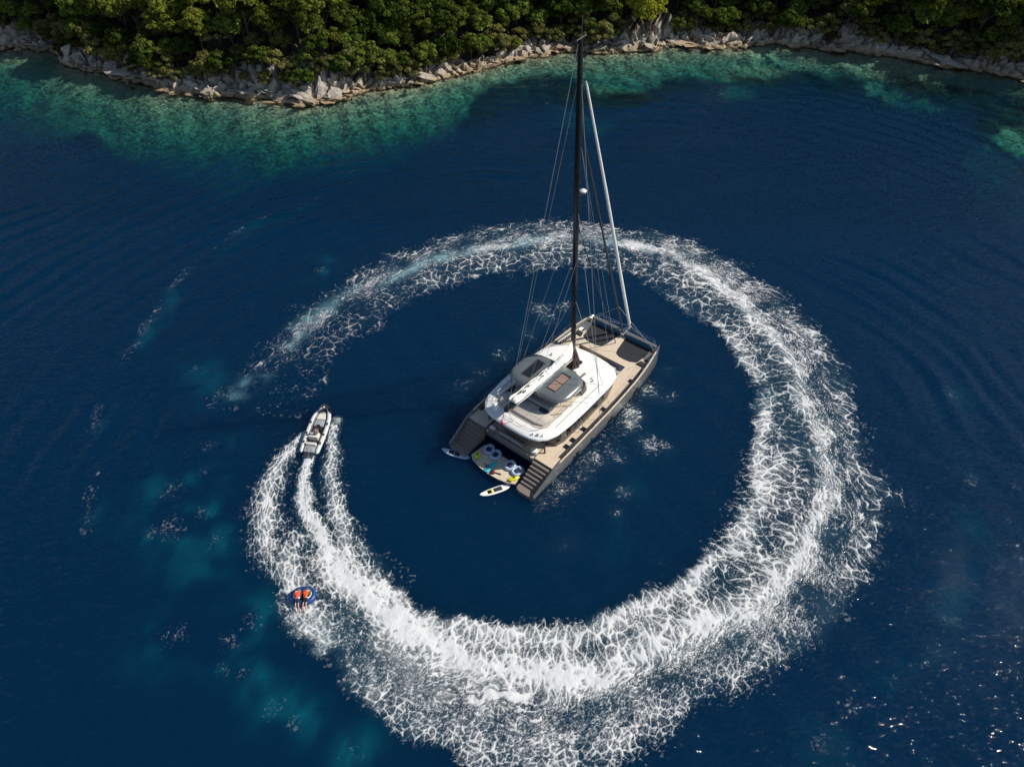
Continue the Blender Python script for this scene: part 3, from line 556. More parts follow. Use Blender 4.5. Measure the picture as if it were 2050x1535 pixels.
ST = [-.6, 0, 1, 2.38, 2.42, 4, 8, 12, 15, 18, 20, 21.5, 22.6, 23.5, 24.05]
def hw_(x): return float(np.interp(x, [-.6, 2, 5, 12, 15, 18, 20, 21.5, 22.6, 23.5, 24.05], [1.12, 1.24, 1.30, 1.28, 1.2, 1.05, .86, .64, .44, .22, .05]))
def sheer(x): return float(np.interp(x, [-.6, 0, 1, 2.4, 4, 8, 17, 24], [.85, 1.1, 1.6, 2.3, 2.48, 2.52, 2.56, 2.88]))
def deckz(x): return .42 if x < 2.4 else (2.14 if x < 22.6 else sheer(x) - .25)
YC = 4.45
for sg, lb in ((1, 'shaded hull on the side of the small tender'), (-1, 'sunlit silver hull facing the open wake')):
    rings = []
    for x in ST:
        w = hw_(x); s = sheer(x); d = deckz(x); cap = min(.2, .5 * w)
        pts = [(YC, -.7), (YC + .72 * w, -.05), (YC + .95 * w, .7), (YC + w, 1.5), (YC + .99 * w, s), (YC + .99 * w - cap, s + .01), (YC + .96 * w - cap, d), (YC - w, d), (YC - w, 1.0 if d > 1 else .35), (YC - .72 * w, -.05)]
        if d < 1: pts[3] = (YC + w, min(1.5, s * .8)); pts[2] = (YC + .95 * w, min(.7, s * .5))
        rings.append([(x, sg * y, z) for y, z in pts])
    hull = MB().loft(rings).build('hull', m_hull, cat_, smooth=True, label=lb)
    for x0, k in ((5.6, 3), (8.7, 1), (11.8, 3), (17.2, 3)):
        for i in range(k):
            xx = x0 + i * .36; hh = (.62, .85, .72)[i % 3]; yo = sg * (YC + hw_(xx) * .985)
            b = MB().loft([[(xx, yo - sg * .02, .75), (xx + .22, yo - sg * .02, .75), (xx + .30, yo + sg * .035, .75 + hh), (xx + .10, yo + sg * .035, .75 + hh)],
                           [(xx, yo + sg * .03, .75), (xx + .22, yo + sg * .03, .75), (xx + .30, yo + sg * .06, .75 + hh), (xx + .10, yo + sg * .06, .75 + hh)]])
            b.build('window', m_glass, hull)
    xs = list(np.linspace(3.4, 22.8, 26))
    ro = []
    for x in xs:
        yo = YC + .99 * hw_(x) - .02; c2 = min(.17, .4 * hw_(x)); ro.append([(x, sg * yo, sheer(x) + .012), (x, sg * (yo - c2), sheer(x) + .014), (x, sg * (yo - c2), sheer(x) + .034), (x, sg * yo, sheer(x) + .032)])
    MB().loft(ro).build('teak_cap_rail', m_teak, hull)
    # side deck
    xs = [2.46, 4, 8, 12, 15, 18, 20, 21.4, 22.5]
    pts = [(x, sg * (YC + .95 * hw_(x) - .24)) for x in xs] + [(x, sg * max(YC - hw_(x), 3.1)) for x in reversed(xs)]
    MB().prism(pts, 2.145, 2.165).build('side_deck', m_teak, cat_)
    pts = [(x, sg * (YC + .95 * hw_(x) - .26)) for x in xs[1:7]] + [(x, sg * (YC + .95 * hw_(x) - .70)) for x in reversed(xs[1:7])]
    MB().prism(pts, 2.166, 2.172).build('dark_deck_strip', m_dark, cat_)  # dark strip along the outer edge of each side deck
    for x in (5.6, 6.7, 8.6, 12.2, 17.6, 21.6):
        b = MB().box(x - .28, x + .28, sg * 4.75 - .25, sg * 4.75 + .25, 2.173, 2.21) if x < 21 else MB().box(x - .35, x + .35, sg * 4.4 - .3, sg * 4.4 + .3, 2.166, 2.20)
        h = b.build('deck_hatch', m_glass, cat_, bevel=.015)
    MB().prism([(20.3, sg * 4.75), (21.0, sg * 4.65), (21.0, sg * 3.95), (20.3, sg * 3.75)], 2.166, 2.32).build('locker_lid', m_dark, cat_, bevel=.03)
    MB().prism([(22.7, sg * 4.55), (23.3, sg * 4.5), (23.3, sg * 4.3), (22.7, sg * 4.1)], 2.5, 2.72).build('bow_locker', m_dark, cat_, bevel=.03)
    # stern stairs
    for i in range(6):
        x1 = 2.40 - i * .36; zt = 1.95 - i * .25
        MB().box(x1 - .38, x1 - .004, sg * 3.22, sg * 5.40, .43, zt).build('step', m_teakd, cat_, bevel=.015)
    MB().prism([(.20, sg * 3.2), (.20, sg * 5.38), (-.35, sg * 5.3), (-.62, sg * 4.9), (-.66, sg * 3.7), (-.4, sg * 3.22)], .425, .50).build('stern_step_platform', m_teakd, cat_)
    # cleats
    for x in (3.2, 9.2, 15.5, 22.0):
        MB().tube([(x - .14, sg * (YC + hw_(x) * .9), sheer(x) + .09), (x + .14, sg * (YC + hw_(x) * .9), sheer(x) + .09)], .022).box(x - .04, x + .04, sg * (YC + hw_(x) * .9) - .03, sg * (YC + hw_(x) * .9) + .03, sheer(x) + .03, sheer(x) + .08).build('cleat', m_ss, cat_)

# bridge deck, foredeck, recessed fore lounge
MB().box(2.6, 16.5, -3.15, 3.15, .95, 1.60).box(16.5, 20.0, -3.15, 3.15, 1.0, 1.60).build('bridge_deck', m_hull, cat_)
fd = [(19.15, 3.45), (21.0, 3.86), (20.5, 3.6), (20.15, 2.9), (20.1, 2.2), (20.12, 1.6), (20.4, 1.0), (21.1, .72), (23.45, .36), (23.45, -.36), (21.1, -.72), (20.4, -1.0), (20.12, -1.6), (20.1, -2.2), (20.15, -2.9), (20.5, -3.6), (21.0, -3.86), (19.15, -3.45)]
MB().prism(fd, 1.75, 2.16).build('foredeck', m_teak, cat_)
MB().prism([(16.3, 3.06), (19.148, 3.06), (19.148, 3.45), (16.3, 3.4)], 1.6, 2.158).prism([(16.3, -3.06), (19.148, -3.06), (19.148, -3.45), (16.3, -3.4)], 1.6, 2.158).build('lounge_side_deck', m_teak, cat_)
MB().box(16.2, 19.146, -3.05, 3.05, 1.61, 1.68).build('lounge_floor', m_teakd, cat_)
for i, (y0, y1) in enumerate(((-2.95, -1.45), (-1.4, .35), (.9, 2.9))):
    MB().rbox(17.35, 18.45, y0, y1, 1.69, 2.12, .09).build('lounge_seat', (m_cush, m_taupe, m_dark)[i], cat_, smooth=True)
MB().rbox(18.75, 19.1, -2.9, -.9, 1.69, 2.05, .08).build('lounge_bench', m_navy, cat_, smooth=True)
MB().rbox(18.2, 18.75, -2.95, -2.45, 2.06, 2.26, .12).build('navy_throw_cushion', m_navy, cat_, smooth=True)
MB().rbox(17.5, 18.0, -3.0, -2.55, 2.13, 2.28, .12).build('pale_throw_cushion', m_grey, cat_, smooth=True)
MB().box(18.5, 18.72, .7, 2.4, 1.69, 2.02).build('lounge_table', m_teak, cat_, bevel=.02)
for sg in (1, -1):
    poly = [(20.16, sg * 2.2), (20.22, sg * 2.95), (20.55, sg * 3.55), (21.1, sg * 3.84), (22.2, sg * 3.90), (23.55, sg * 4.15), (23.55, sg * .36), (21.15, sg * .76), (20.5, sg * 1.05), (20.2, sg * 1.65)]
    MB().prism(poly, 2.05, 2.065).build('trampoline', m_net, cat_)
bm_ = MB(); bm_.loft([[(23.72 + .17 * math.cos(a) * 1.0, y, 2.52 + .2 * math.sin(a)) for a in np.linspace(0, 6.283, 11)[:-1]] for y in np.linspace(-4.45, 4.45, 7)])
bm_.build('cross_beam', m_hull, cat_, smooth=True)
MB().box(23.50, 23.94, -4.2, 4.2, 2.71, 2.735).build('beam_walkway', m_hull, cat_)
MB().loft([[(23.2, .22, 2.5), (23.2, -.22, 2.5), (23.2, -.22, 2.78), (23.2, .22, 2.78)], [(25.0, .16, 2.62), (25.0, -.16, 2.62), (25.0, -.16, 2.85), (25.0, .16, 2.85)]]).build('bowsprit', m_ss, cat_, bevel=.03)
MB().tube([(24.2, -.3, 2.78), (24.2, .3, 2.78)], .12, 10).build('anchor_roller', m_ss, cat_)
for sg in (1, -1):
    b = MB()
    for z in (3.1, 3.38): b.tube([(24.0, sg * .5, z), (23.98, sg * 3.7, z), (23.75, sg * 4.2, 2.86)], .018, 5)
    for y in (.5, 1.6, 2.7, 3.7): b.tube([(23.88, sg * y, 2.7), (23.99, sg * y, 3.38)], .018, 5)
    b.build('bow_rail', m_ss, cat_)

# deckhouse with its windows
def outline(half):          # half: (x, y>=0) from aft centre to bow centre
    return [(x, y) for x, y in half] + [(x, -y) for x, y in reversed(half) if y > 0]
def sc_out(half, k): 
    cx = 9.2
    return outline([(cx + (x - cx) * (1 - k / 7), max(y - k, .004)) for x, y in half])
def drop(x): return .95 * max(0, (x - 11.5) / 5.7) ** 1.6
DH = [(4.75, 1.2), (4.7, 3.2), (4.95, 3.95), (6, 4.22), (10, 4.30), (13.8, 4.2), (15.6, 3.7), (16.5, 2.6), (16.9, 1.3), (17.0, .02)]
b = MB(); b.loft([[(x, y, z - drop(x) * max(0, z - 2.5) / 1.9) for x, y in sc_out(DH, k)] for k, z in ((0, 2.17), (0, 2.55), (.1, 3.4), (.28, 4.42))]); b.build('deckhouse_wall', m_bronze, cat_, smooth=True)
def pane(x0, x1, sg):
    def yy(x, k): return sg * (np.interp(x, [4.95, 6, 10, 13.8, 15.6], [3.95, 4.22, 4.30, 4.2, 3.7]) - k)
    za, zb = 4.25 - drop(x0), 4.25 - drop(x1)
    return MB().loft([[(x0, yy(x0, .0), 2.7), (x1, yy(x1, .0), 2.7), (x1, yy(x1, .2), zb), (x0, yy(x0, .2), za)], [(x0, yy(x0, -.05), 2.7), (x1, yy(x1, -.05), 2.7), (x1, yy(x1, .15), zb), (x0, yy(x0, .15), za)]])
for sg in (1, -1):
    for x0, x1 in ((5.0, 6.9), (6.98, 8.9), (8.98, 10.9), (10.98, 12.9), (12.98, 15.2)): pane(x0, x1, sg).build('window', m_glass, cat_)
    for (xa, ya), (xb, yb) in (((15.66, 3.64), (16.46, 2.72)), ((16.54, 2.5), (16.9, 1.32)), ((16.93, 1.2), (17.02, .06))):
        MB().loft([[(xa, sg * ya, 2.55), (xb, sg * yb, 2.55), (xb - .12, sg * yb * .97, 3.38), (xa - .12, sg * ya * .97, 3.5)], [(xa + .06, sg * (ya + .03), 2.55), (xb + .06, sg * (yb + .03), 2.55), (xb - .06, sg * (yb * .97 + .03), 3.38), (xa - .06, sg * (ya * .97 + .03), 3.5)]]).build('window', m_glass, cat_)
# aft cockpit
MB().box(2.50, 4.70, -3.12, 3.12, 1.60, 1.88).build('cockpit_floor', m_teak, cat_)
MB().box(2.46, 2.60, -2.55, 2.85, 1.3, 2.16).build('cockpit_coaming', m_hull, cat_, bevel=.03)
MB().tube([(2.80, -1.55, 2.42), (2.80, 1.35, 2.42)], .26, 14).build('passerelle_housing', m_hull, cat_, smooth=True)
MB().rbox(3.3, 4.0, -1.6, 2.6, 1.9, 2.4, .1).build('cockpit_sofa', m_taupe, cat_, smooth=True)
MB().box(4.1, 4.6, -1.0, 1.6, 1.9, 2.55).build('cockpit_table', m_teakd, cat_, bevel=.03)
MB().lathe((3.2, -2.55, 1.89), [(.30, 0), (.38, .12), (.36, .34), (.2, .42)], 14).build('round_pouf', m_white, cat_, smooth=True)
MB().rbox(2.75, 3.1, 2.3, 2.9, 1.89, 2.3, .08).build('white_locker', m_white, cat_, smooth=True)
for sg in (1, -1): MB().tube([(3.6, sg * 3.6, 2.15), (3.5, sg * 3.5, 4.4)], .09, 8).build('roof_post', m_dark, cat_)
# swim platform between the sterns
pf = [(1.75, 2.75), (-.15, 2.95), (-.55, 2.4), (-.85, 1.2), (-.95, 0), (-.85, -1.2), (-.6, -2.3), (-.25, -2.95), (1.75, -2.75)]
MB().prism(pf, .36, .46).build('swim_platform', m_hull, cat_)
MB().prism([(x * .97, y * .97) for x, y in pf], .461, .475).build('swim_platform_teak', m_teak, cat_)

# roof of the deckhouse with the flybridge on it
RF = [(2.2, 0.02), (2.24, 1.4), (2.4, 2.6), (2.75, 3.4), (3.4, 4.0), (4.5, 4.42), (6.5, 4.62), (9, 4.68), (11.5, 4.66), (13.8, 4.5), (15.5, 4.05), (16.4, 3.3), (16.95, 2.2), (17.15, 1.0), (17.22, .02)]
def rz_(x, z): return z - drop(x)
b = MB(); b.loft([[(x, y, rz_(x, z)) for x, y in sc_out(RF, k)] for k, z in ((.5, 4.28), (.12, 4.36), (0, 4.52), (.05, 4.66), (.22, 4.76), (.6, 4.83), (1.5, 4.87), (2.6, 4.89))])
b.build('roof', m_white, cat_, smooth=True)
FL = [(3.7, .02), (3.72, 2.2), (4.0, 2.85), (4.6, 3.15), (11.0, 3.15), (11.6, 2.7), (11.95, 1.5), (12.05, .02)]
MB().prism(outline(FL), 4.70, 4.90).build('flybridge_floor', m_teak, cat_)
b = MB(); ws = [(10.2, 3.3), (11.1, 3.22), (11.75, 2.8), (12.1, 1.6), (12.22, 0), (12.1, -1.6), (11.75, -2.8), (11.1, -3.22), (10.2, -3.3)]
b.loft([[(x, y, 4.78), (x - .25, y * .96, 5.42), (x - .31, y * .95, 5.40), (x - .08, y * .985, 4.78)] for x, y in ws]); b.build('windscreen', m_glass, cat_, smooth=True)
SP = [(3.95, .02), (4.0, 2.0), (4.25, 2.7), (4.9, 3.0), (5.6, 2.9), (5.9, 2.2), (5.95, .02)]
b = MB(); b.loft([[(x, y, 4.905) for x, y in outline(SP)], [(x, y, 5.14) for x, y in outline(SP)], [(4.9 + (x - 4.9) * .95, y * .97, 5.19) for x, y in outline(SP)]]); sp_ = b.build('sunpad', m_cush, cat_, smooth=True)
for y in (-2.05, -.7, .7, 2.05): MB().box(4.05, 5.85, y - .012, y + .012, 5.186, 5.194).build('seam', m_dark, sp_)
MB().box(4.55, 4.57, -2.7, 2.7, 5.187, 5.1945).build('seam', m_dark, sp_)
MB().rbox(6.05, 6.5, -2.2, 2.3, 4.905, 5.55, .1).build('sofa_back', m_grey, cat_, smooth=True)
MB().rbox(6.5, 7.3, -2.2, 2.3, 4.905, 5.28, .1).build('sofa_seat', m_grey, cat_, smooth=True)
MB().rbox(5.5, 6.0, -2.2, -1.2, 5.19, 5.3, .12).build('navy_pillow', m_navy, cat_, smooth=True)
MB().rbox(5.2, 5.7, .3, 1.3, 5.19, 5.3, .12).build('blue_grey_pillow', m_grey, cat_, smooth=True)
MB().rbox(7.9, 8.9, -.9, .9, 4.905, 5.5, .08).build('flybridge_table', m_teakd, cat_, smooth=True)
for sg in (1, -1):
    MB().rbox(9.6, 10.6, sg * 2.2 - .6, sg * 2.2 + .6, 4.905, 5.75, .12).build('helm_console', m_white, cat_, smooth=True)
    MB().rbox(8.9, 9.35, sg * 2.2 - .5, sg * 2.2 + .5, 4.905, 5.5, .1).build('helm_seat', m_grey, cat_, smooth=True)
    bb = MB(); bb.tube([(9.5 + .3 * 0, sg * 2.2 + .32 * math.cos(a), 5.55 + .32 * math.sin(a)) for a in np.linspace(0, 6.283, 14)], .02, 5, caps=False); bb.build('steering_wheel', m_ss, cat_)
MB().box(4.75, 6.9, 2.55, 3.05, 4.905, 4.93).build('stairwell_shade_sheet', m_rub, cat_)  # flat black sheet, the shade inside the stairwell put into its colour
MB().rbox(4.7, 7.0, 3.06, 3.14, 4.905, 5.2, .03).build('stairwell_coaming', m_white, cat_, smooth=True)
# rails round the flybridge
rp = [(8.2, 3.35), (6.5, 3.35), (4.6, 3.32), (3.6, 2.7), (3.4, 1.4), (3.38, 0), (3.4, -1.4), (3.6, -2.7), (4.6, -3.32), (6.5, -3.35), (8.2, -3.35)]
b = MB()
for z in (5.25, 5.62): b.tube([(x, y, z) for x, y in rp], .02, 5)
for x, y in rp: b.tube([(x, y, 4.8), (x, y, 5.62)], .018, 5)
b.build('flybridge_rail', m_ss, cat_)
# roof furniture
MB().lathe((3.25, 2.45, 4.72), [(.28, 0), (.33, .1), (.34, .45), (.28, .68), (.16, .8), (.03, .84)], 16).build('satellite_dome', m_white, cat_, smooth=True)
for (x, y, s) in ((3.1, -3.0, .22), (2.85, -2.55, .16), (3.3, -3.4, .14), (12.6, -2.9, .2), (12.9, -2.6, .14), (13.2, 2.9, .2)):
    MB().lathe((x, y, 4.70), [(s * .7, 0), (s * .8, .05), (s * .45, .12), (s * .5, .26), (s * .2, .28)], 12).build('winch', m_ss, cat_, smooth=True)
MB().box(12.3, 13.1, -1.75, -1.5, 4.86, 4.90).build('grab_rail', m_taupe, cat_, bevel=.01)
MB().tube([(2.75, .75, 4.70), (2.45, .75, 5.9)], .02, 5).build('flag_staff', m_ss, cat_)
fl = []
for i in range(5): 
    fl.append([(2.44 - .07 * i, .75 - .10 * math.sin(i * 1.9) - .05 * i, 5.85 - .30 * i * .9), (2.30 - .10 * i, .66 - .12 * math.sin(i * 1.6 + 1), 5.80 - .30 * i * .9)])
b = MB(); b.loft([[a_, c_, (c_[0] - .012, c_[1] - .012, c_[2]), (a_[0] - .012, a_[1] - .012, a_[2])] for a_, c_ in fl]); fo = b.build('flag', m_red, cat_, smooth='all')
for y_ in (1.75, -1.75): MB().tube([(x, y_, rz_(x, 4.895)) for x in np.linspace(12.6, 16.2, 8)], .012, 4).build('roof_seam', m_grey, cat_)
MB().tube([(x, -3.75 + .0 * x, rz_(x, 4.845)) for x in np.linspace(5.0, 12.5, 8)], .02, 5).build('genoa_track', m_dark, cat_)
MB().tube([(x, 3.75, rz_(x, 4.845)) for x in np.linspace(5.0, 12.5, 8)], .02, 5).build('genoa_track', m_dark, cat_)
MB().rbox(13.9, 14.5, -.35, .35, 4.45, 4.80, .08).build('roof_hatch', m_glass, cat_, smooth=True)
# hardtop
def supel(cx, hx, hy, k, n_=40, e=3.6):
    out = []
    for i in range(n_):
        a = 2 * math.pi * i / n_; c_, s_ = math.cos(a), math.sin(a)
        out.append((cx + (hx - k) * math.copysign(abs(c_) ** (2 / e), c_), (hy - k) * math.copysign(abs(s_) ** (2 / e), s_)))
    return out
b = MB(); b.loft([[(x, y, z) for x, y in supel(8.35, 2.5, 3.6, k)] for k, z in ((.5, 6.58), (.1, 6.62), (0, 6.72), (.06, 6.86), (.22, 6.99), (.55, 7.07), (1.1, 7.11), (1.8, 7.125))])
ht = b.build('hardtop', m_hard, cat_, smooth=True)
for sg in (1, -1):
    y0, y1 = sg * 1.03 - 0, sg * 2.13; ya, yb = min(y0, y1), max(y0, y1)
    f = MB().box(7.0, 9.7, ya, ya + .07, 7.06, 7.17).box(7.0, 9.7, yb - .07, yb, 7.06, 7.17).box(7.0, 7.07, ya + .072, yb - .072, 7.06, 7.168).box(9.5, 9.7, ya + .072, yb - .072, 7.06, 7.168).box(8.26, 8.31, ya + .072, yb - .072, 7.06, 7.166)
    sk = f.build('skylight', m_dark, ht)
    for x0, x1 in ((7.072, 8.258), (8.312, 9.498)): MB().box(x0, x1, ya + .073, yb - .073, 7.09, 7.135).build('pane', m_pane if sg < 0 else m_glass, sk)
    MB().box(5.95, 6.0, sg * .6, sg * .6 + .25, 7.0, 7.12).build('hardtop_light', m_ss, ht)
for x, y in ((6.5, 3.1), (9.9, 3.05), (8.1, 3.2)):
    for sg in (1, -1): MB().tube([(x + .35, sg * y * 1.03, 4.8), (x, sg * y, 6.66)], .055, 8).build('hardtop_post', m_ss, cat_)

# mast, boom and sail
MX, MZ0, MZ1, RK = 13.1, 4.75, 38.5, 2.5
def mxz(z): return MX - RK * (z - 5) / 33.5
b = MB(); zs = np.linspace(MZ0, MZ1, 14)
b.loft([[(mxz(z) + (.31 if z < 33 else .31 - .10 * (z - 33) / 5.5) * math.cos(a), (.225 if z < 33 else .225 - .07 * (z - 33) / 5.5) * math.sin(a), z) for a in np.linspace(0, 6.2832, 15)[:-1]] for z in zs])
mast = b.build('mast', m_carb, cat_, smooth=True)
MB().tube([(mxz(MZ1) + .1, 0, MZ1 - .1), (mxz(MZ1) + .1, 0, MZ1 + 1.5)], .02, 5).build('mast_antenna', m_ss, mast)
MB().tube([(mxz(MZ1) - .5, 0, MZ1 + .02), (mxz(MZ1) + .7, 0, MZ1 + .1)], .04, 6).build('masthead_crane', m_dark, mast)
MB().tube([(mxz(MZ1), -.3, MZ1 + .05), (mxz(MZ1) - .05, -.32, MZ1 + .6)], .02, 5).build('wind_sensor', m_ss, mast)
MB().lathe((mxz(25.7) + .95, 0, 25.6), [(.24, 0), (.29, .06), (.29, .18), (.20, .26), (.04, .29)], 16).build('radar_dome', m_white, mast, smooth=True)
MB().box(mxz(25.7) + .25, mxz(25.7) + 1.1, -.06, .06, 25.5, 25.58).build('radar_bracket', m_dark, mast)
MB().tube([(mxz(z) + .33, -.05, z) for z in (32.0, 33.2)], .07, 6).build('stay_fitting', m_ss, mast)
for z in (12, 18, 21, 29, 35): MB().box(mxz(z) + .18, mxz(z) + .36, -.10, .02, z, z + .16).build('mast_fitting', m_ss, mast)
b = MB(); bz = lambda x: 7.35 - (x - 2.0) * .075
b.loft([[(x, w * .9, bz(x) - .28), (x, -w * .9, bz(x) - .28), (x, -w * 1.15, bz(x) + .12), (x, w * 1.15, bz(x) + .12)] for x, w in ((1.85, .16), (2.1, .26), (3.1, .33), (8, .36), (12.7, .26))])
boom = b.build('boom', m_carb, cat_, bevel=.02)
rs = np.random.RandomState(5); b = MB(); rings = []
for i, x in enumerate(np.linspace(3.05, 12.75, 30)):
    t = i / 29; w = .40 + .12 * math.sin(math.pi * t) - .08 * t; hgt = .42 + .35 * t + 1.55 * max(0, (t - .66) / .34) ** 1.6; z0 = bz(x) + .125
    row = []
    for k in range(13):
        u = k / 12 * 2 - 1; prof = (1 - abs(u) ** 2.2); fold = .09 * math.sin(u * 11 + x * 1.7) + rs.uniform(-.09, .09)
        row.append((x + rs.uniform(-.05, .05), u * w * (1 - .45 * max(0, (t - .7) / .3)) * (1.0 + .1 * rs.uniform(-1, 1)), z0 + prof * hgt + (fold if 0 < k < 12 else 0) * (1 - abs(u)) * 1.6))
    rings.append(row + [(x, w * .75, z0 - .0), (x, -w * .75, z0 - .0)])
b.loft(rings); sail = b.build('folded_mainsail', m_sail, boom, smooth='all')
for sg in (1, -1):
    b = MB(); b.loft([[(x, sg * (.44 + .02 * math.sin(x * 3)), bz(x) - .02), (x, sg * (.56 + .03 * math.sin(x * 2.3)), bz(x) + .42 + .05 * math.sin(x * 4)), (x, sg * (.53 + .03 * math.sin(x * 2.3)), bz(x) + .43 + .05 * math.sin(x * 4)), (x, sg * .41, bz(x) - .02)] for x in np.linspace(3.1, 12.2, 26)])
    b.build('sail_bag_side', m_sail, boom, smooth=True)
for sg in (1, -1): MB().tube([(x, sg * (.555 + .03 * math.sin(x * 2.3)), bz(x) + .44 + .05 * math.sin(x * 4)) for x in np.linspace(3.1, 12.2, 26)], .022, 5).build('sail_bag_piping', m_saild, boom)
for i in range(26):
    x = rs.uniform(3.4, 11.5); y = rs.uniform(-.2, .2); MB().rbox(x - .14, x + .14, y - .07, y + .07, bz(x) + .45, bz(x) + .66 + .04 * i / 16, .05).build('sail_slide', m_saild if i % 3 else m_ss, boom)
b = MB()
for i in range(15):
    a = 1.6 + i / 15 * 4.6; r_ = .42 + .22 * rs.rand(); x0 = mxz(6) + r_ * math.cos(a); y0 = r_ * math.sin(a) - .12; zt = 6.6 + 1.0 * rs.rand()
    b.tube([(mxz(zt) + .28 * math.cos(a), .25 * math.sin(a), zt), (x0, y0, 6.0), (x0 + rs.uniform(-.06, .06), y0 + rs.uniform(-.06, .06), 5.2), (x0 * 1.0 + .04, y0 - .05, 4.98), (x0 - .06, y0 + .06, 5.4), (mxz(zt) + .3 * math.cos(a + .2), .27 * math.sin(a + .2), zt - .2)], .055, 5)
b.build('halyard_coils', m_rope, mast)
MB().rbox(MX - 1.3, MX - .1, .2, 1.2, 4.87, 5.25, .15).build('winch_pod', m_hard, cat_, smooth=True)
MB().rbox(MX - .7, MX + .2, -1.0, -.35, 4.87, 5.1, .12).build('rope_bag', m_white, cat_, smooth=True)
# standing rigging, each stay its own part
def stay(name, a, c_, r=.024, m=None, k=8): return MB().tube([a, c_], r, k if r > .05 else 5).build(name, m or m_wire, cat_, smooth=True)
MB().tube([(24.75, 0, 2.85), (24.6, 0, 3.3), (22.0, 0, 9.7), (16.4, 0, 23.7), (11.9, 0, 34.7), (11.7, 0, 35.2)], [.06, .17, .17, .14, .09, .04], 8).build('furled_genoa', m_sail, cat_, smooth=True)
MB().tube([(23.3, 0, 2.7), (23.15, 0, 3.1), (17.5, 0, 17), (12.2, 0, 30.0), (11.5, 0, 31.8)], [.05, .115, .11, .07, .04], 8).build('furled_staysail', m_saild, cat_, smooth=True)
stay('inner_forestay', (21.9, 0, 2.2), (mxz(22.5) + .3, 0, 22.5), .05, m_saild)
for y in (3.6, -3.6): stay('bow_bridle', (23.6, y, 2.8), (24.9, 0, 2.8), .022)
for y in (4.3, -4.3): stay('guy_rope', (22.9, y, 2.9), (21.6, 0, 7.6), .022)
for sg in (1, -1):
    for x, z, y in ((10.4, 35.2, 5.55), (10.9, 24.0, 5.5), (13.0, 14.0, 4.9)):
        stay('shroud' if x > 8 else 'running_backstay', (x, sg * y, sheer(x)), (mxz(z), sg * .2, z), .024)
stay('topping_lift', (2.3, 0, 7.5), (mxz(38.3) - .3, 0, 38.2), .018)
for x in (6.0,):
    for sg in (1, -1): stay('lazy_jack', (x, sg * .5, bz(x) + .3), (mxz(19), sg * .2, 19), .014)
stay('mainsheet', (2.2, 0, 7.1), (3.0, 0, 4.8), .035)
for dy in (.4, 1.3): stay('halyard', (20.3 + dy, .4 - dy * .3, 2.3), (mxz(30) + .35, -.1, 30), .014)
# lifelines along both sides
for sg in (1, -1):
    b = MB(); xs = list(np.linspace(4.5, 22.3, 12))
    for z in (.45, .8): b.tube([(x, sg * (YC + .95 * hw_(x) - .1), sheer(x) + z) for x in xs], .010, 4)
    for x in xs: b.tube([(x, sg * (YC + .95 * hw_(x) - .1), sheer(x)), (x, sg * (YC + .95 * hw_(x) - .1), sheer(x) + .8)], .012, 4)
    b.build('lifeline', m_ss, cat_)
MB().tube([(8.0, -3.95, 4.2), (8.05, -4.7, 2.3)], .03, 5).tube([(8.6, -3.95, 4.2), (8.65, -4.7, 2.3)], .03, 5).build('boarding_rail', m_ss, cat_)
# ================================================================ BOATS, TOYS AND PEOPLE
m_skin = mat('skin', (.52, .30, .21), .6, 0, .06, 8)
m_orange = mat('orange_life_vest', (.80, .075, .02), .7)
m_blue = mat('blue_inflatable', (.010, .05, .20), .4, 0, .1, 3)
m_navyc = mat('navy_shorts', (.012, .022, .06), .85); m_blackc = mat('black_shorts', (.012, .012, .015), .85); m_hair = mat('dark_hair', (.018, .012, .009), .6)
m_gshirt = mat('grey_shirt', (.22, .24, .27), .9); m_yel = mat('yellow_plastic', (.72, .68, .02), .35, 0, .06); m_lime = mat('lime_plastic', (.50, .66, .02), .35, 0, .06)
m_turq = mat('turquoise_board', (.06, .48, .55), .4, 0, .05); m_pale = mat('pale_blue_vinyl', (.42, .52, .66), .45, 0, .05, 3); m_hyp = mat('pale_grey_tube', (.56, .57, .57), .5, 0, .06, 3)
m_cream = mat('cream_upholstery', (.66, .63, .56), .7, 0, .04); m_lgrey = mat('light_grey_upholstery', (.30, .32, .34), .75, 0, .06); m_wine = mat('dark_red_fabric', (.12, .015, .02), .8); m_dfl = mat('charcoal_deck', (.05, .052, .055), .8)
def bw(x, y, z=0.0):
    c_, s_ = math.cos(BRZ), math.sin(BRZ); return (BO[0] + x * c_ - y * s_, BO[1] + x * s_ + y * c_, z)
def skin(name, chains, mat_, parent, root=0, sub=2):
    """chains: lists of ((x,y,z), radius); points shared by rounding to the mm; one continuous surface"""
    V = []; Rr_ = []; E = []; ix = {}
    for ch in chains:
        prev = None
        for p, r_ in ch:
            k = tuple(round(q, 3) for q in p)
            if k not in ix: ix[k] = len(V); V.append(p); Rr_.append(r_)
            if prev is not None: E.append((prev, ix[k]))
            prev = ix[k]
    me = bpy.data.meshes.new(name); me.from_pydata(V, E, []); o = link(name, me, None, parent)
    sm_ = o.modifiers.new('skin', 'SKIN'); sm_.use_smooth_shade = True
    for i, d in enumerate(me.skin_vertices[0].data):
        rr = Rr_[i]; d.radius = (rr, rr) if not isinstance(rr, tuple) else rr; d.use_root = (i == root)
    if sub: m2 = o.modifiers.new('sub', 'SUBSURF'); m2.levels = sub; m2.render_levels = sub
    dg = bpy.context.evaluated_depsgraph_get(); ev = o.evaluated_get(dg); nm = bpy.data.meshes.new_from_object(ev)
    o.modifiers.clear(); o.data = nm; nm.name = name; nm.materials.clear(); nm.materials.append(mat_)
    nm.polygons.foreach_set('use_smooth', [True] * len(nm.polygons)); return o
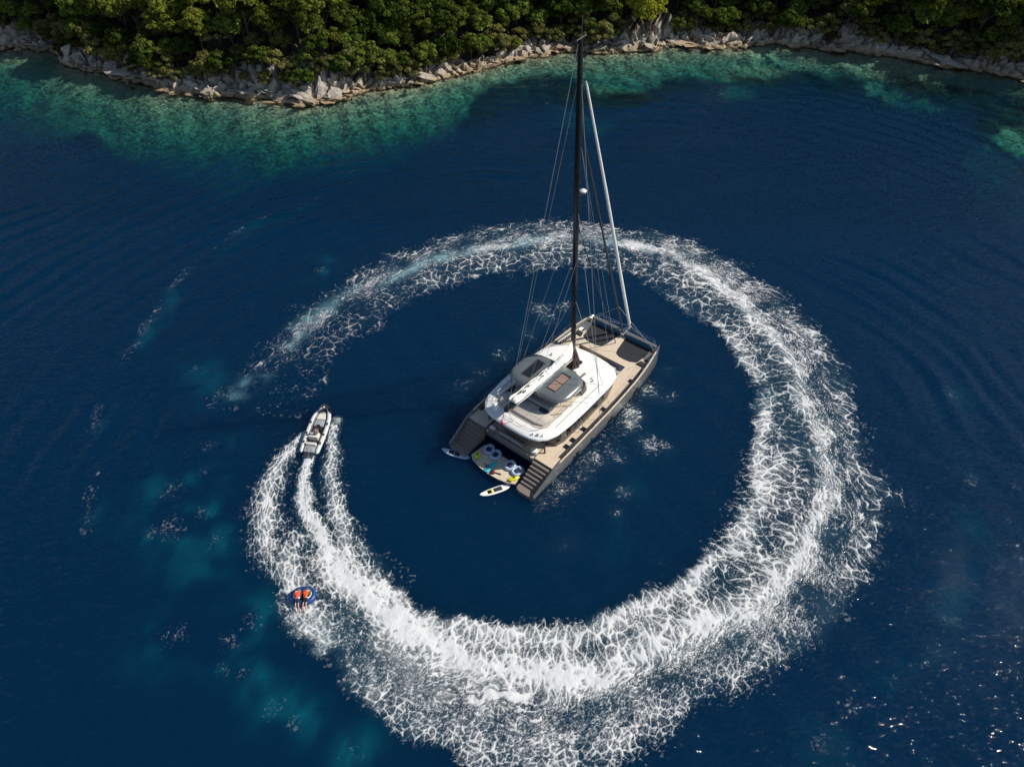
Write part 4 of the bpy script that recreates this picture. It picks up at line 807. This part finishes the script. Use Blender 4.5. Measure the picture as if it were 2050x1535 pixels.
def person(loc, rz, label, J, top, bottom, vest=False):
    """J: joint positions; body is one skinned mesh, clothes and hair are its children"""
    e = empty('person', loc, rz, label, 'person')
    g = lambda k: Vector(J[k])
    ch = [[(J['pelvis'], .125), (tuple(g('pelvis').lerp(g('chest'), .5)), .115), (J['chest'], .135), (J['neck'], .058), (tuple(g('neck').lerp(g('head'), .45)), .07), (J['head'], .098), (J['crown'], .075)]]
    for s_ in ('l', 'r'):
        ch.append([(J['chest'], .135), (J['sh' + s_], .062), (J['el' + s_], .044), (J['wr' + s_], .030)])
        ch.append([(J['pelvis'], .125), (J['hip' + s_], .088), (J['kn' + s_], .058), (J['an' + s_], .038), (J['toe' + s_], .030)])
    body = skin('body', ch, m_skin, e)
    for s_ in ('l', 'r'):                                    # palm, four fingers and a thumb
        w = g('wr' + s_); d = (w - g('el' + s_)).normalized(); side = d.cross(Vector((0, 0, 1))).normalized() * (1 if s_ == 'l' else -1); b_ = MB()
        b_.tube([w - d * .01, w + d * .05, w + d * .095], [.026, .036, .034], 8)
        for q, ln in ((-.027, .062), (-.009, .075), (.009, .070), (.027, .055)):
            b_.tube([w + d * .09 + side * q, w + d * (.09 + ln * .55) + side * q + Vector((0, 0, -.008)), w + d * (.09 + ln * .85) + side * q + Vector((0, 0, -.03))], [.0095, .009, .007], 5)
        b_.tube([w + d * .03 - side * .03, w + d * .06 - side * .055, w + d * .085 - side * .058 + Vector((0, 0, -.012))], [.011, .010, .008], 5); b_.build('hand', m_skin, body, smooth=True)
    up = (g('crown') - g('head')).normalized(); fwd = Vector(J.get('face', (1, 0, 0))).normalized(); hd = g('head')
    b_ = MB(); rt_ = fwd.cross(up).normalized(); rings = []
    for k in range(7):
        a = -.15 + k / 6 * 1.5; rings.append([hd - fwd * .012 + up * (.112 * math.sin(a) + .012) + (fwd * math.cos(t_) * (.92) + rt_ * math.sin(t_) * .86) * (.118 * math.cos(a) + .004) for t_ in np.linspace(0, 6.2832, 13)[:-1]])
    b_.loft(rings); b_.build('hair', m_hair, body, smooth='all')
    b_ = MB(); b_.tube([hd + fwd * .085 - up * .0, hd + fwd * .118 - up * .03], [.012, .017], 5); b_.build('nose', m_skin, body, smooth=True)
    for q in (-.035, .035): MB().tube([hd + fwd * .088 + rt_ * q + up * .012, hd + fwd * .099 + rt_ * q + up * .012], .012, 6).build('eye', m_rub, body)
    MB().tube([hd + fwd * .086 - up * .058 - rt_ * .022, hd + fwd * .092 - up * .06, hd + fwd * .086 - up * .058 + rt_ * .022], .007, 5).build('mouth', m_wine, body)
    for q in (-.098, .098): MB().tube([hd + rt_ * q - up * .025, hd + rt_ * q * 1.08 + up * .025], .018, 6).build('ear', m_skin, body)
    mid = tuple(g('pelvis').lerp(g('chest'), .45))
    tch = [[(tuple(g('pelvis').lerp(g('chest'), .12)), .15), (mid, .15), (J['chest'], .17), (tuple(g('chest').lerp(g('neck'), .55)), .12)]]
    for s_ in ('l', 'r'): tch.append([(J['chest'], .17), (J['sh' + s_], .088), (tuple(g('sh' + s_).lerp(g('el' + s_), .25 if vest else .55)), .062)])
    skin('life_vest' if vest else 'shirt', tch, top, body)
    skin('shorts', [[(tuple(g('pelvis').lerp(g('chest'), .2)), .142), (J['pelvis'], .148)]] + [[(J['pelvis'], .148), (J['hip' + s_], .108), (tuple(g('hip' + s_).lerp(g('kn' + s_), .75)), .082)] for s_ in ('l', 'r')], bottom, body)
    return e

# ---------------------------------------------------------------- rigid inflatable tender
td = empty('rigid_inflatable_tender', (-20.75, 46.95, .12), R(83.5), 'pale grey rigid inflatable tender speeding up the left side of the ring', 'motorboat'); td.rotation_euler = (R(2), R(-3.5), R(83.5)); td.scale = (.94, .92, .95)
hp = [(.05, .90), (1.5, .96), (3.2, .98), (4.5, .90), (5.4, .66), (6.0, .34), (6.25, 0)]; full = hp + [(x, -y) for x, y in reversed(hp[:-1])]
zt = lambda x: .42 + .055 * max(0, x - 2.5) ** 1.35 / 1.6
for sg in (1, -1):
    pts = [(x, sg * y, zt(x)) for x, y in hp]; tb = MB().tube([(-.25, sg * .88, .44)] + pts, [.12, .25, .26, .26, .25, .24, .23, .22], 12).build('inflatable_tube', m_hyp, td, smooth=True)
    MB().tube([(x, sg * (y + .235), zt(x) - .03) for x, y in hp[:-1]] + [(6.48, 0, zt(6.2) - .02)], .05, 6).build('rubbing_strake', m_rub, tb)
    b = MB()
    MB().tube([(x, sg * (y - .21), zt(x) + .10) for x, y in hp[:-1]], .055, 6).build('grab_line', m_rub, tb)
    for x in (1.0, 2.2, 3.7): 
        y = np.interp(x, [q[0] for q in hp], [q[1] for q in hp]); MB().rbox(x - .17, x + .17, sg * y - .12, sg * y + .12, zt(x) + .20, zt(x) + .265, .04).build('tube_patch', m_dark, tb)
MB().loft([[(x, y * .86, z) for x, y in full] for z in (.16, .30)]).build('cockpit_deck', m_dfl, td)
MB().loft([[(0, .8, .2), (0, 0, -.25), (0, -.8, .2)], [(3.5, .85, .22), (3.5, 0, -.28), (3.5, -.85, .22)], [(5.4, .5, .35), (5.4, 0, .0), (5.4, -.5, .35)], [(6.2, .06, .6), (6.2, 0, .5), (6.2, -.06, .6)]]).build('rigid_hull', m_dark, td)
MB().prism([(4.35, .55), (5.2, .40), (5.55, .15), (5.55, -.15), (5.2, -.40), (4.35, -.55)], .31, .60).build('bow_cushion', m_cream, td, bevel=.05)
MB().prism([(5.58, .42), (5.95, .22), (6.05, 0), (5.95, -.22), (5.58, -.42)], .45, .62).build('bow_deck', m_rub, td)
MB().tube([(5.15, .80, zt(5.15) + .03), (5.75, .56, zt(5.75) + .03), (6.12, .26, zt(6.1) + .03), (6.28, 0, zt(6.25) + .03), (6.12, -.26, zt(6.1) + .03), (5.75, -.56, zt(5.75) + .03), (5.15, -.80, zt(5.15) + .03)], [.20, .235, .235, .235, .235, .235, .20], 10).build('bow_bumper', m_rub, td, smooth=True)
MB().rbox(3.35, 4.30, -.56, .56, .31, .58, .1).build('forward_seat', m_lgrey, td, smooth=True)
MB().loft([[(2.75, -.50, .31), (3.25, -.50, .31), (3.25, .15, .31), (2.75, .15, .31)], [(2.85, -.46, .95), (3.15, -.46, .85), (3.15, .11, .85), (2.85, .11, .95)]]).build('console', m_dark, td, bevel=.03)
b = MB(); b.tube([(2.72, -.18 + .17 * math.cos(a), .92 + .15 * math.sin(a)) for a in np.linspace(0, 6.283, 13)], .016, 5, caps=False); b.build('steering_wheel', m_ss, td)
MB().loft([[(3.0, -.44, .9), (3.0, .1, .9), (2.97, .1, .9), (2.97, -.44, .9)], [(3.16, -.36, 1.15), (3.16, .02, 1.15), (3.13, .02, 1.15), (3.13, -.36, 1.15)]]).build('windshield', m_glass, td)
MB().rbox(1.75, 2.35, -.55, .55, .31, .72, .1).build('helm_seat', m_cream, td, smooth=True)
MB().rbox(1.52, 1.74, -.55, .55, .31, .98, .09).build('helm_backrest', m_cream, td, smooth=True)
MB().rbox(.62, .92, -.62, .62, .31, .85, .1).build('aft_bench_back', m_cream, td, smooth=True)
MB().rbox(-.22, .58, -.62, .62, .31, .62, .12).build('aft_sunpad', m_lgrey, td, smooth=True)
for y in (-.2, .2): MB().lathe((.0, y, .62), [(.07, 0), (.07, .03), (.03, .035)], 10).build('deck_filler', m_rub, td)
MB().rbox(-.75, -.26, -.55, .55, .22, .34, .1).build('swim_step', m_dark, td, smooth=True)
MB().tube([(-.72, -.58, .36), (-.78, 0, .40), (-.72, .58, .36)], .035, 6).build('stern_rail', m_ss, td)
MB().tube([(5.75, .42, zt(5.7) + .16), (5.85, .3, zt(5.8) + .5), (6.15, 0, zt(6) + .55), (5.85, -.3, zt(5.8) + .5), (5.75, -.42, zt(5.7) + .16)], .025, 6).build('bow_rail', m_ss, td)
MB().tube([(.3, 0, .62), (.25, 0, 1.25)], .035, 6).build('tow_post', m_ss, td)
J = dict(pelvis=(2.02, -.12, .86), chest=(2.10, -.12, 1.24), neck=(2.14, -.12, 1.44), head=(2.19, -.12, 1.58), crown=(2.19, -.12, 1.70), shl=(2.12, .08, 1.36), shr=(2.12, -.32, 1.36), ell=(2.32, .14, 1.12), elr=(2.32, -.38, 1.12), wrl=(2.56, .0, 1.02), wrr=(2.56, -.28, 1.02),
         hipl=(2.08, -.02, .80), hipr=(2.08, -.22, .80), knl=(2.50, .0, .80), knr=(2.50, -.26, .80), anl=(2.52, .0, .40), anr=(2.52, -.26, .40), toel=(2.66, .0, .35), toer=(2.66, -.26, .35))
pr = person(td.location, 0, 'person in grey shirt seated at the helm of the tender', J, m_gshirt, m_blackc); pr.rotation_euler = td.rotation_euler; pr.scale = td.scale

# ---------------------------------------------------------------- towed tube with two riders
TB = (-18.05, 30.75, .28); TR = R(96)
tt = empty('towable_tube', TB, TR, 'blue and white towable inflatable ring carrying two riders behind the tender', 'inflatable')
ov = [(.66 * math.cos(a), .92 * math.copysign(abs(math.sin(a)) ** .85, math.sin(a))) for a in np.linspace(0, 6.2832, 25)]
MB().tube([(x, y, .14) for x, y in ov], .27, 12, caps=False).build('outer_ring', m_blue, tt, smooth=True)
MB().prism([(x * .9, y * .9) for x, y in ov[:-1]], .02, .16).build('floor_sheet', m_dark, tt)
for y in (.46, -.46):
    MB().tube([(.06 + .36 * math.cos(a), y + .30 * math.sin(a), .30) for a in np.linspace(0, 6.2832, 17)], .095, 8, caps=False).build('seat_ring', m_white, tt, smooth=True)
    for dx in (.42,): MB().tube([(dx, y - .16, .44), (dx + .05, y - .1, .52), (dx + .05, y + .1, .52), (dx, y + .16, .44)], .025, 6).build('grab_handle', m_rub, tt)
MB().rbox(-.15, .35, -.75, -.55, .34, .40, .06).build('green_panel', mat('green_vinyl', (.03, .25, .03), .5), tt, smooth=True)
def rider(y, label, bottom, sp):
    J = dict(pelvis=(-.42, y, .56), chest=(-.04, y, .66), neck=(.17, y, .74), head=(.30, y, .84), crown=(.33, y, .95), face=(.9, 0, -.15), shl=(.08, y + .19, .68), shr=(.08, y - .19, .68), ell=(.30, y + .25, .58), elr=(.30, y - .25, .58), wrl=(.42, y + .13, .54), wrr=(.42, y - .13, .54),
             hipl=(-.50, y + .11, .52), hipr=(-.50, y - .11, .52), knl=(-.92, y + .12 + sp, .44), knr=(-.92, y - .12 + sp, .44), anl=(-1.30, y + .10 + sp * 2, .24), anr=(-1.30, y - .16 + sp, .24), toel=(-1.44, y + .10 + sp * 2, .16), toer=(-1.44, y - .16 + sp, .16))
    return person(TB, TR, label, J, m_orange, bottom, True)
rider(.36, 'person in orange vest and navy shorts lying on the left of the blue tube', m_navyc, -.02)
rider(-.36, 'person in orange vest and black shorts lying on the right of the blue tube', m_blackc, .06)
a0 = Vector((-20.72, 47.2, 1.3)); a1 = Vector((-18.1, 31.7, .5))
tag(MB().tube([a0.lerp(a1, k / 8) - Vector((0, 0, .5 * math.sin(math.pi * k / 8))) for k in range(9)], .012, 5).build('tow_rope', m_wire), 'thin pale rope from the tender stern to the blue tube', 'rope')

# ---------------------------------------------------------------- boards on the water
def board(name, L, W, nose, tail, m, parent=None, th=.11):
    xs = np.linspace(-L / 2, L / 2, 17); b = MB(); rings = []
    for x in xs:
        t = x / (L / 2); w = W / 2 * (1 - abs(t) ** (nose if t > 0 else tail)) ** .6 + .012; rk = .10 * max(0, t) ** 3
        rings.append([(x, w, .05 + rk), (x, w * .8, th + rk), (x, -w * .8, th + rk), (x, -w, .05 + rk), (x, -w * .7, .0 + rk), (x, w * .7, .0 + rk)])
    b.loft(rings); return b.build(name, m, parent, smooth=True)
def sup(p0, p1, label, base, pads):
    a = Vector(bw(*p0)); c_ = Vector(bw(*p1)); e = empty('paddle_board', (a + c_) / 2 + Vector((0, 0, .02)), math.atan2(a.y - c_.y, a.x - c_.x), label, 'paddle board')
    L = (a - c_).length; board('board', L, .78, 2.0, 3.5, base, e)
    for nm, x0, x1, w, mm in pads: MB().prism([(x0 * L, w), (x1 * L, w * .85), (x1 * L, -w * .85), (x0 * L, -w)], .112, .122).build(nm, mm, e, bevel=.003)
    MB().loft([[(-L * .40, .008, 0), (-L * .46, .008, 0), (-L * .46, -.008, 0), (-L * .40, -.008, 0)], [(-L * .46, .004, -.2), (-L * .49, .004, -.2), (-L * .49, -.004, -.2), (-L * .46, -.004, -.2)]]).build('fin', m_rub, e)
    return e
s1_ = sup((-1.30, 5.95), (-.32, 2.95), 'pale blue paddle board with dark nose pad floating off the left stern', m_pale, (('nose_pad', .05, .40, .26, m_navy), ('deck_pad', -.15, .03, .28, m_navy), ('tail_pad', -.42, -.19, .27, m_pale)))
s2_ = sup((-3.25, -.92), (-.40, -2.44), 'white and yellow paddle board with black pads floating off the right stern', m_white, (('yellow_panel', .08, .44, .25, m_yel), ('front_pad', .12, .36, .20, m_dark), ('deck_pad', -.22, .05, .25, m_dark)))
# ---------------------------------------------------------------- toys on the swim platform
def seascooter(x, y, rz, label, m):
    e = empty('sea_scooter', bw(x, y, .478), BRZ + rz, label, 'sea scooter'); rings = []
    for t in np.linspace(0, 1, 9):
        w = .20 * (math.sin(math.pi * (t * .86 + .07)) ** .6); rings.append([(-.55 + 1.1 * t, w * 1.15 * math.cos(a), .19 + w * .85 * math.sin(a)) for a in np.linspace(0, 6.2832, 13)[:-1]])
    b = MB(); b.loft(rings); b.build('shell', m, e, smooth=True)
    for s_ in (1, -1): MB().tube([(-.15, s_ * .18, .2), (-.30, s_ * .30, .25), (-.42, s_ * .26, .26)], .035, 6).build('handle', m, e, smooth=True)
    MB().rbox(-.12, .12, -.08, .08, .33, .40, .04).build('display', m_rub, e, smooth=True)
    MB().lathe((-.5, 0, .06), [(.10, 0), (.11, .04), (.08, .1)], 12).build('jet_nozzle', m_rub, e)
seascooter(.12, 2.28, R(24), 'lime yellow sea scooter beside the shaded left stairs', m_lime)
seascooter(.12, -2.50, R(-30), 'bright yellow sea scooter at the sunlit corner beside the right stairs', m_yel)
def pod(x, y, rz, label):
    e = empty('lounge_float', bw(x, y, .478), BRZ + rz, label, 'inflatable seat', 'round float seats on the swim platform')
    ring = [((.50 + .10 * max(0, math.cos(a)) ** 3) * math.cos(a), .46 * math.sin(a), .16) for a in np.linspace(0, 6.2832, 25)]
    MB().tube(ring, .15, 10, caps=False).build('ring', m_pale, e, smooth=True)
    MB().prism([(p_[0] * .9, p_[1] * .9) for p_ in ring[:-1]], .03, .20).build('base', m_pale, e)
    MB().rbox(-.26, .24, -.25, .25, .21, .29, .04).build('seat_pad', m_navy, e, smooth=True)
    MB().rbox(.30, .50, -.22, .22, .24, .40, .08).build('backrest', m_pale, e, smooth=True)
pod(1.42, 1.85, R(20), 'pale blue float seat with dark square pad nearest the left stairs')
pod(1.30, .88, R(5), 'pale blue float seat second from the left stairs')
pod(1.15, -1.15, R(10), 'pale blue float seat second from the right stairs')
pod(1.05, -2.15, R(-15), 'pale blue float seat nearest the right stairs')
fb = empty('foil_board', bw(-.08, .30, .478), BRZ + R(-4), 'turquoise foil board lying on the middle of the swim platform', 'foil board')
board('board', 1.75, .72, 2.4, 5, m_turq, fb, .10)
MB().tube([(-.1, .1, .14), (-.25, .75, .16)], .035, 6).build('foil_mast', m_rub, fb); MB().loft([[(-.52, .1, .115), (-.40, .14, .115), (-.40, .14, .14), (-.52, .1, .14)], [(-.40, .42, .115), (-.22, .46, .115), (-.22, .46, .14), (-.40, .42, .14)]]).build('foil_wing', m_rub, fb)
MB().tube([(-.72, .12, .13), (-.40, -.02, .13)], .03, 6).build('remote_handle', m_rub, fb)
gr = empty('gear_bag', bw(-.50, -.28, .478), BRZ + R(30), 'dark red gear bag on the sunlit edge of the swim platform', 'bag')
MB().rbox(-.28, .28, -.16, .16, 0, .26, .1).build('bag', m_wine, gr, smooth=True); MB().tube([(-.15, 0, .26), (-.1, 0, .36), (.1, 0, .36), (.15, 0, .26)], .018, 5).build('handle', m_rub, gr)
for k, (dx, dy) in enumerate(((.2, -.62), (.28, -.45))):
    f_ = empty('swim_fin', bw(-.42 + dx * .4, -.55 + dy * .25 - k * .12, .478), BRZ + R(-70), ('black swim fin on the platform nearer the stern edge', 'black swim fin on the platform nearer the float seats')[k], 'swim fin')
    MB().loft([[(-.30, .05, .02), (-.30, -.05, .02), (-.30, -.05, .09), (-.30, .05, .09)], [(-.05, .06, .01), (-.05, -.06, .01), (-.05, -.06, .07), (-.05, .06, .07)], [(.32, .11, .008), (.32, -.11, .008), (.32, -.11, .02), (.32, .11, .02)]]).build('blade', m_rub, f_); MB().tube([(-.30, -.05, .06), (-.36, 0, .08), (-.30, .05, .06)], .012, 5).build('strap', m_dark, f_)
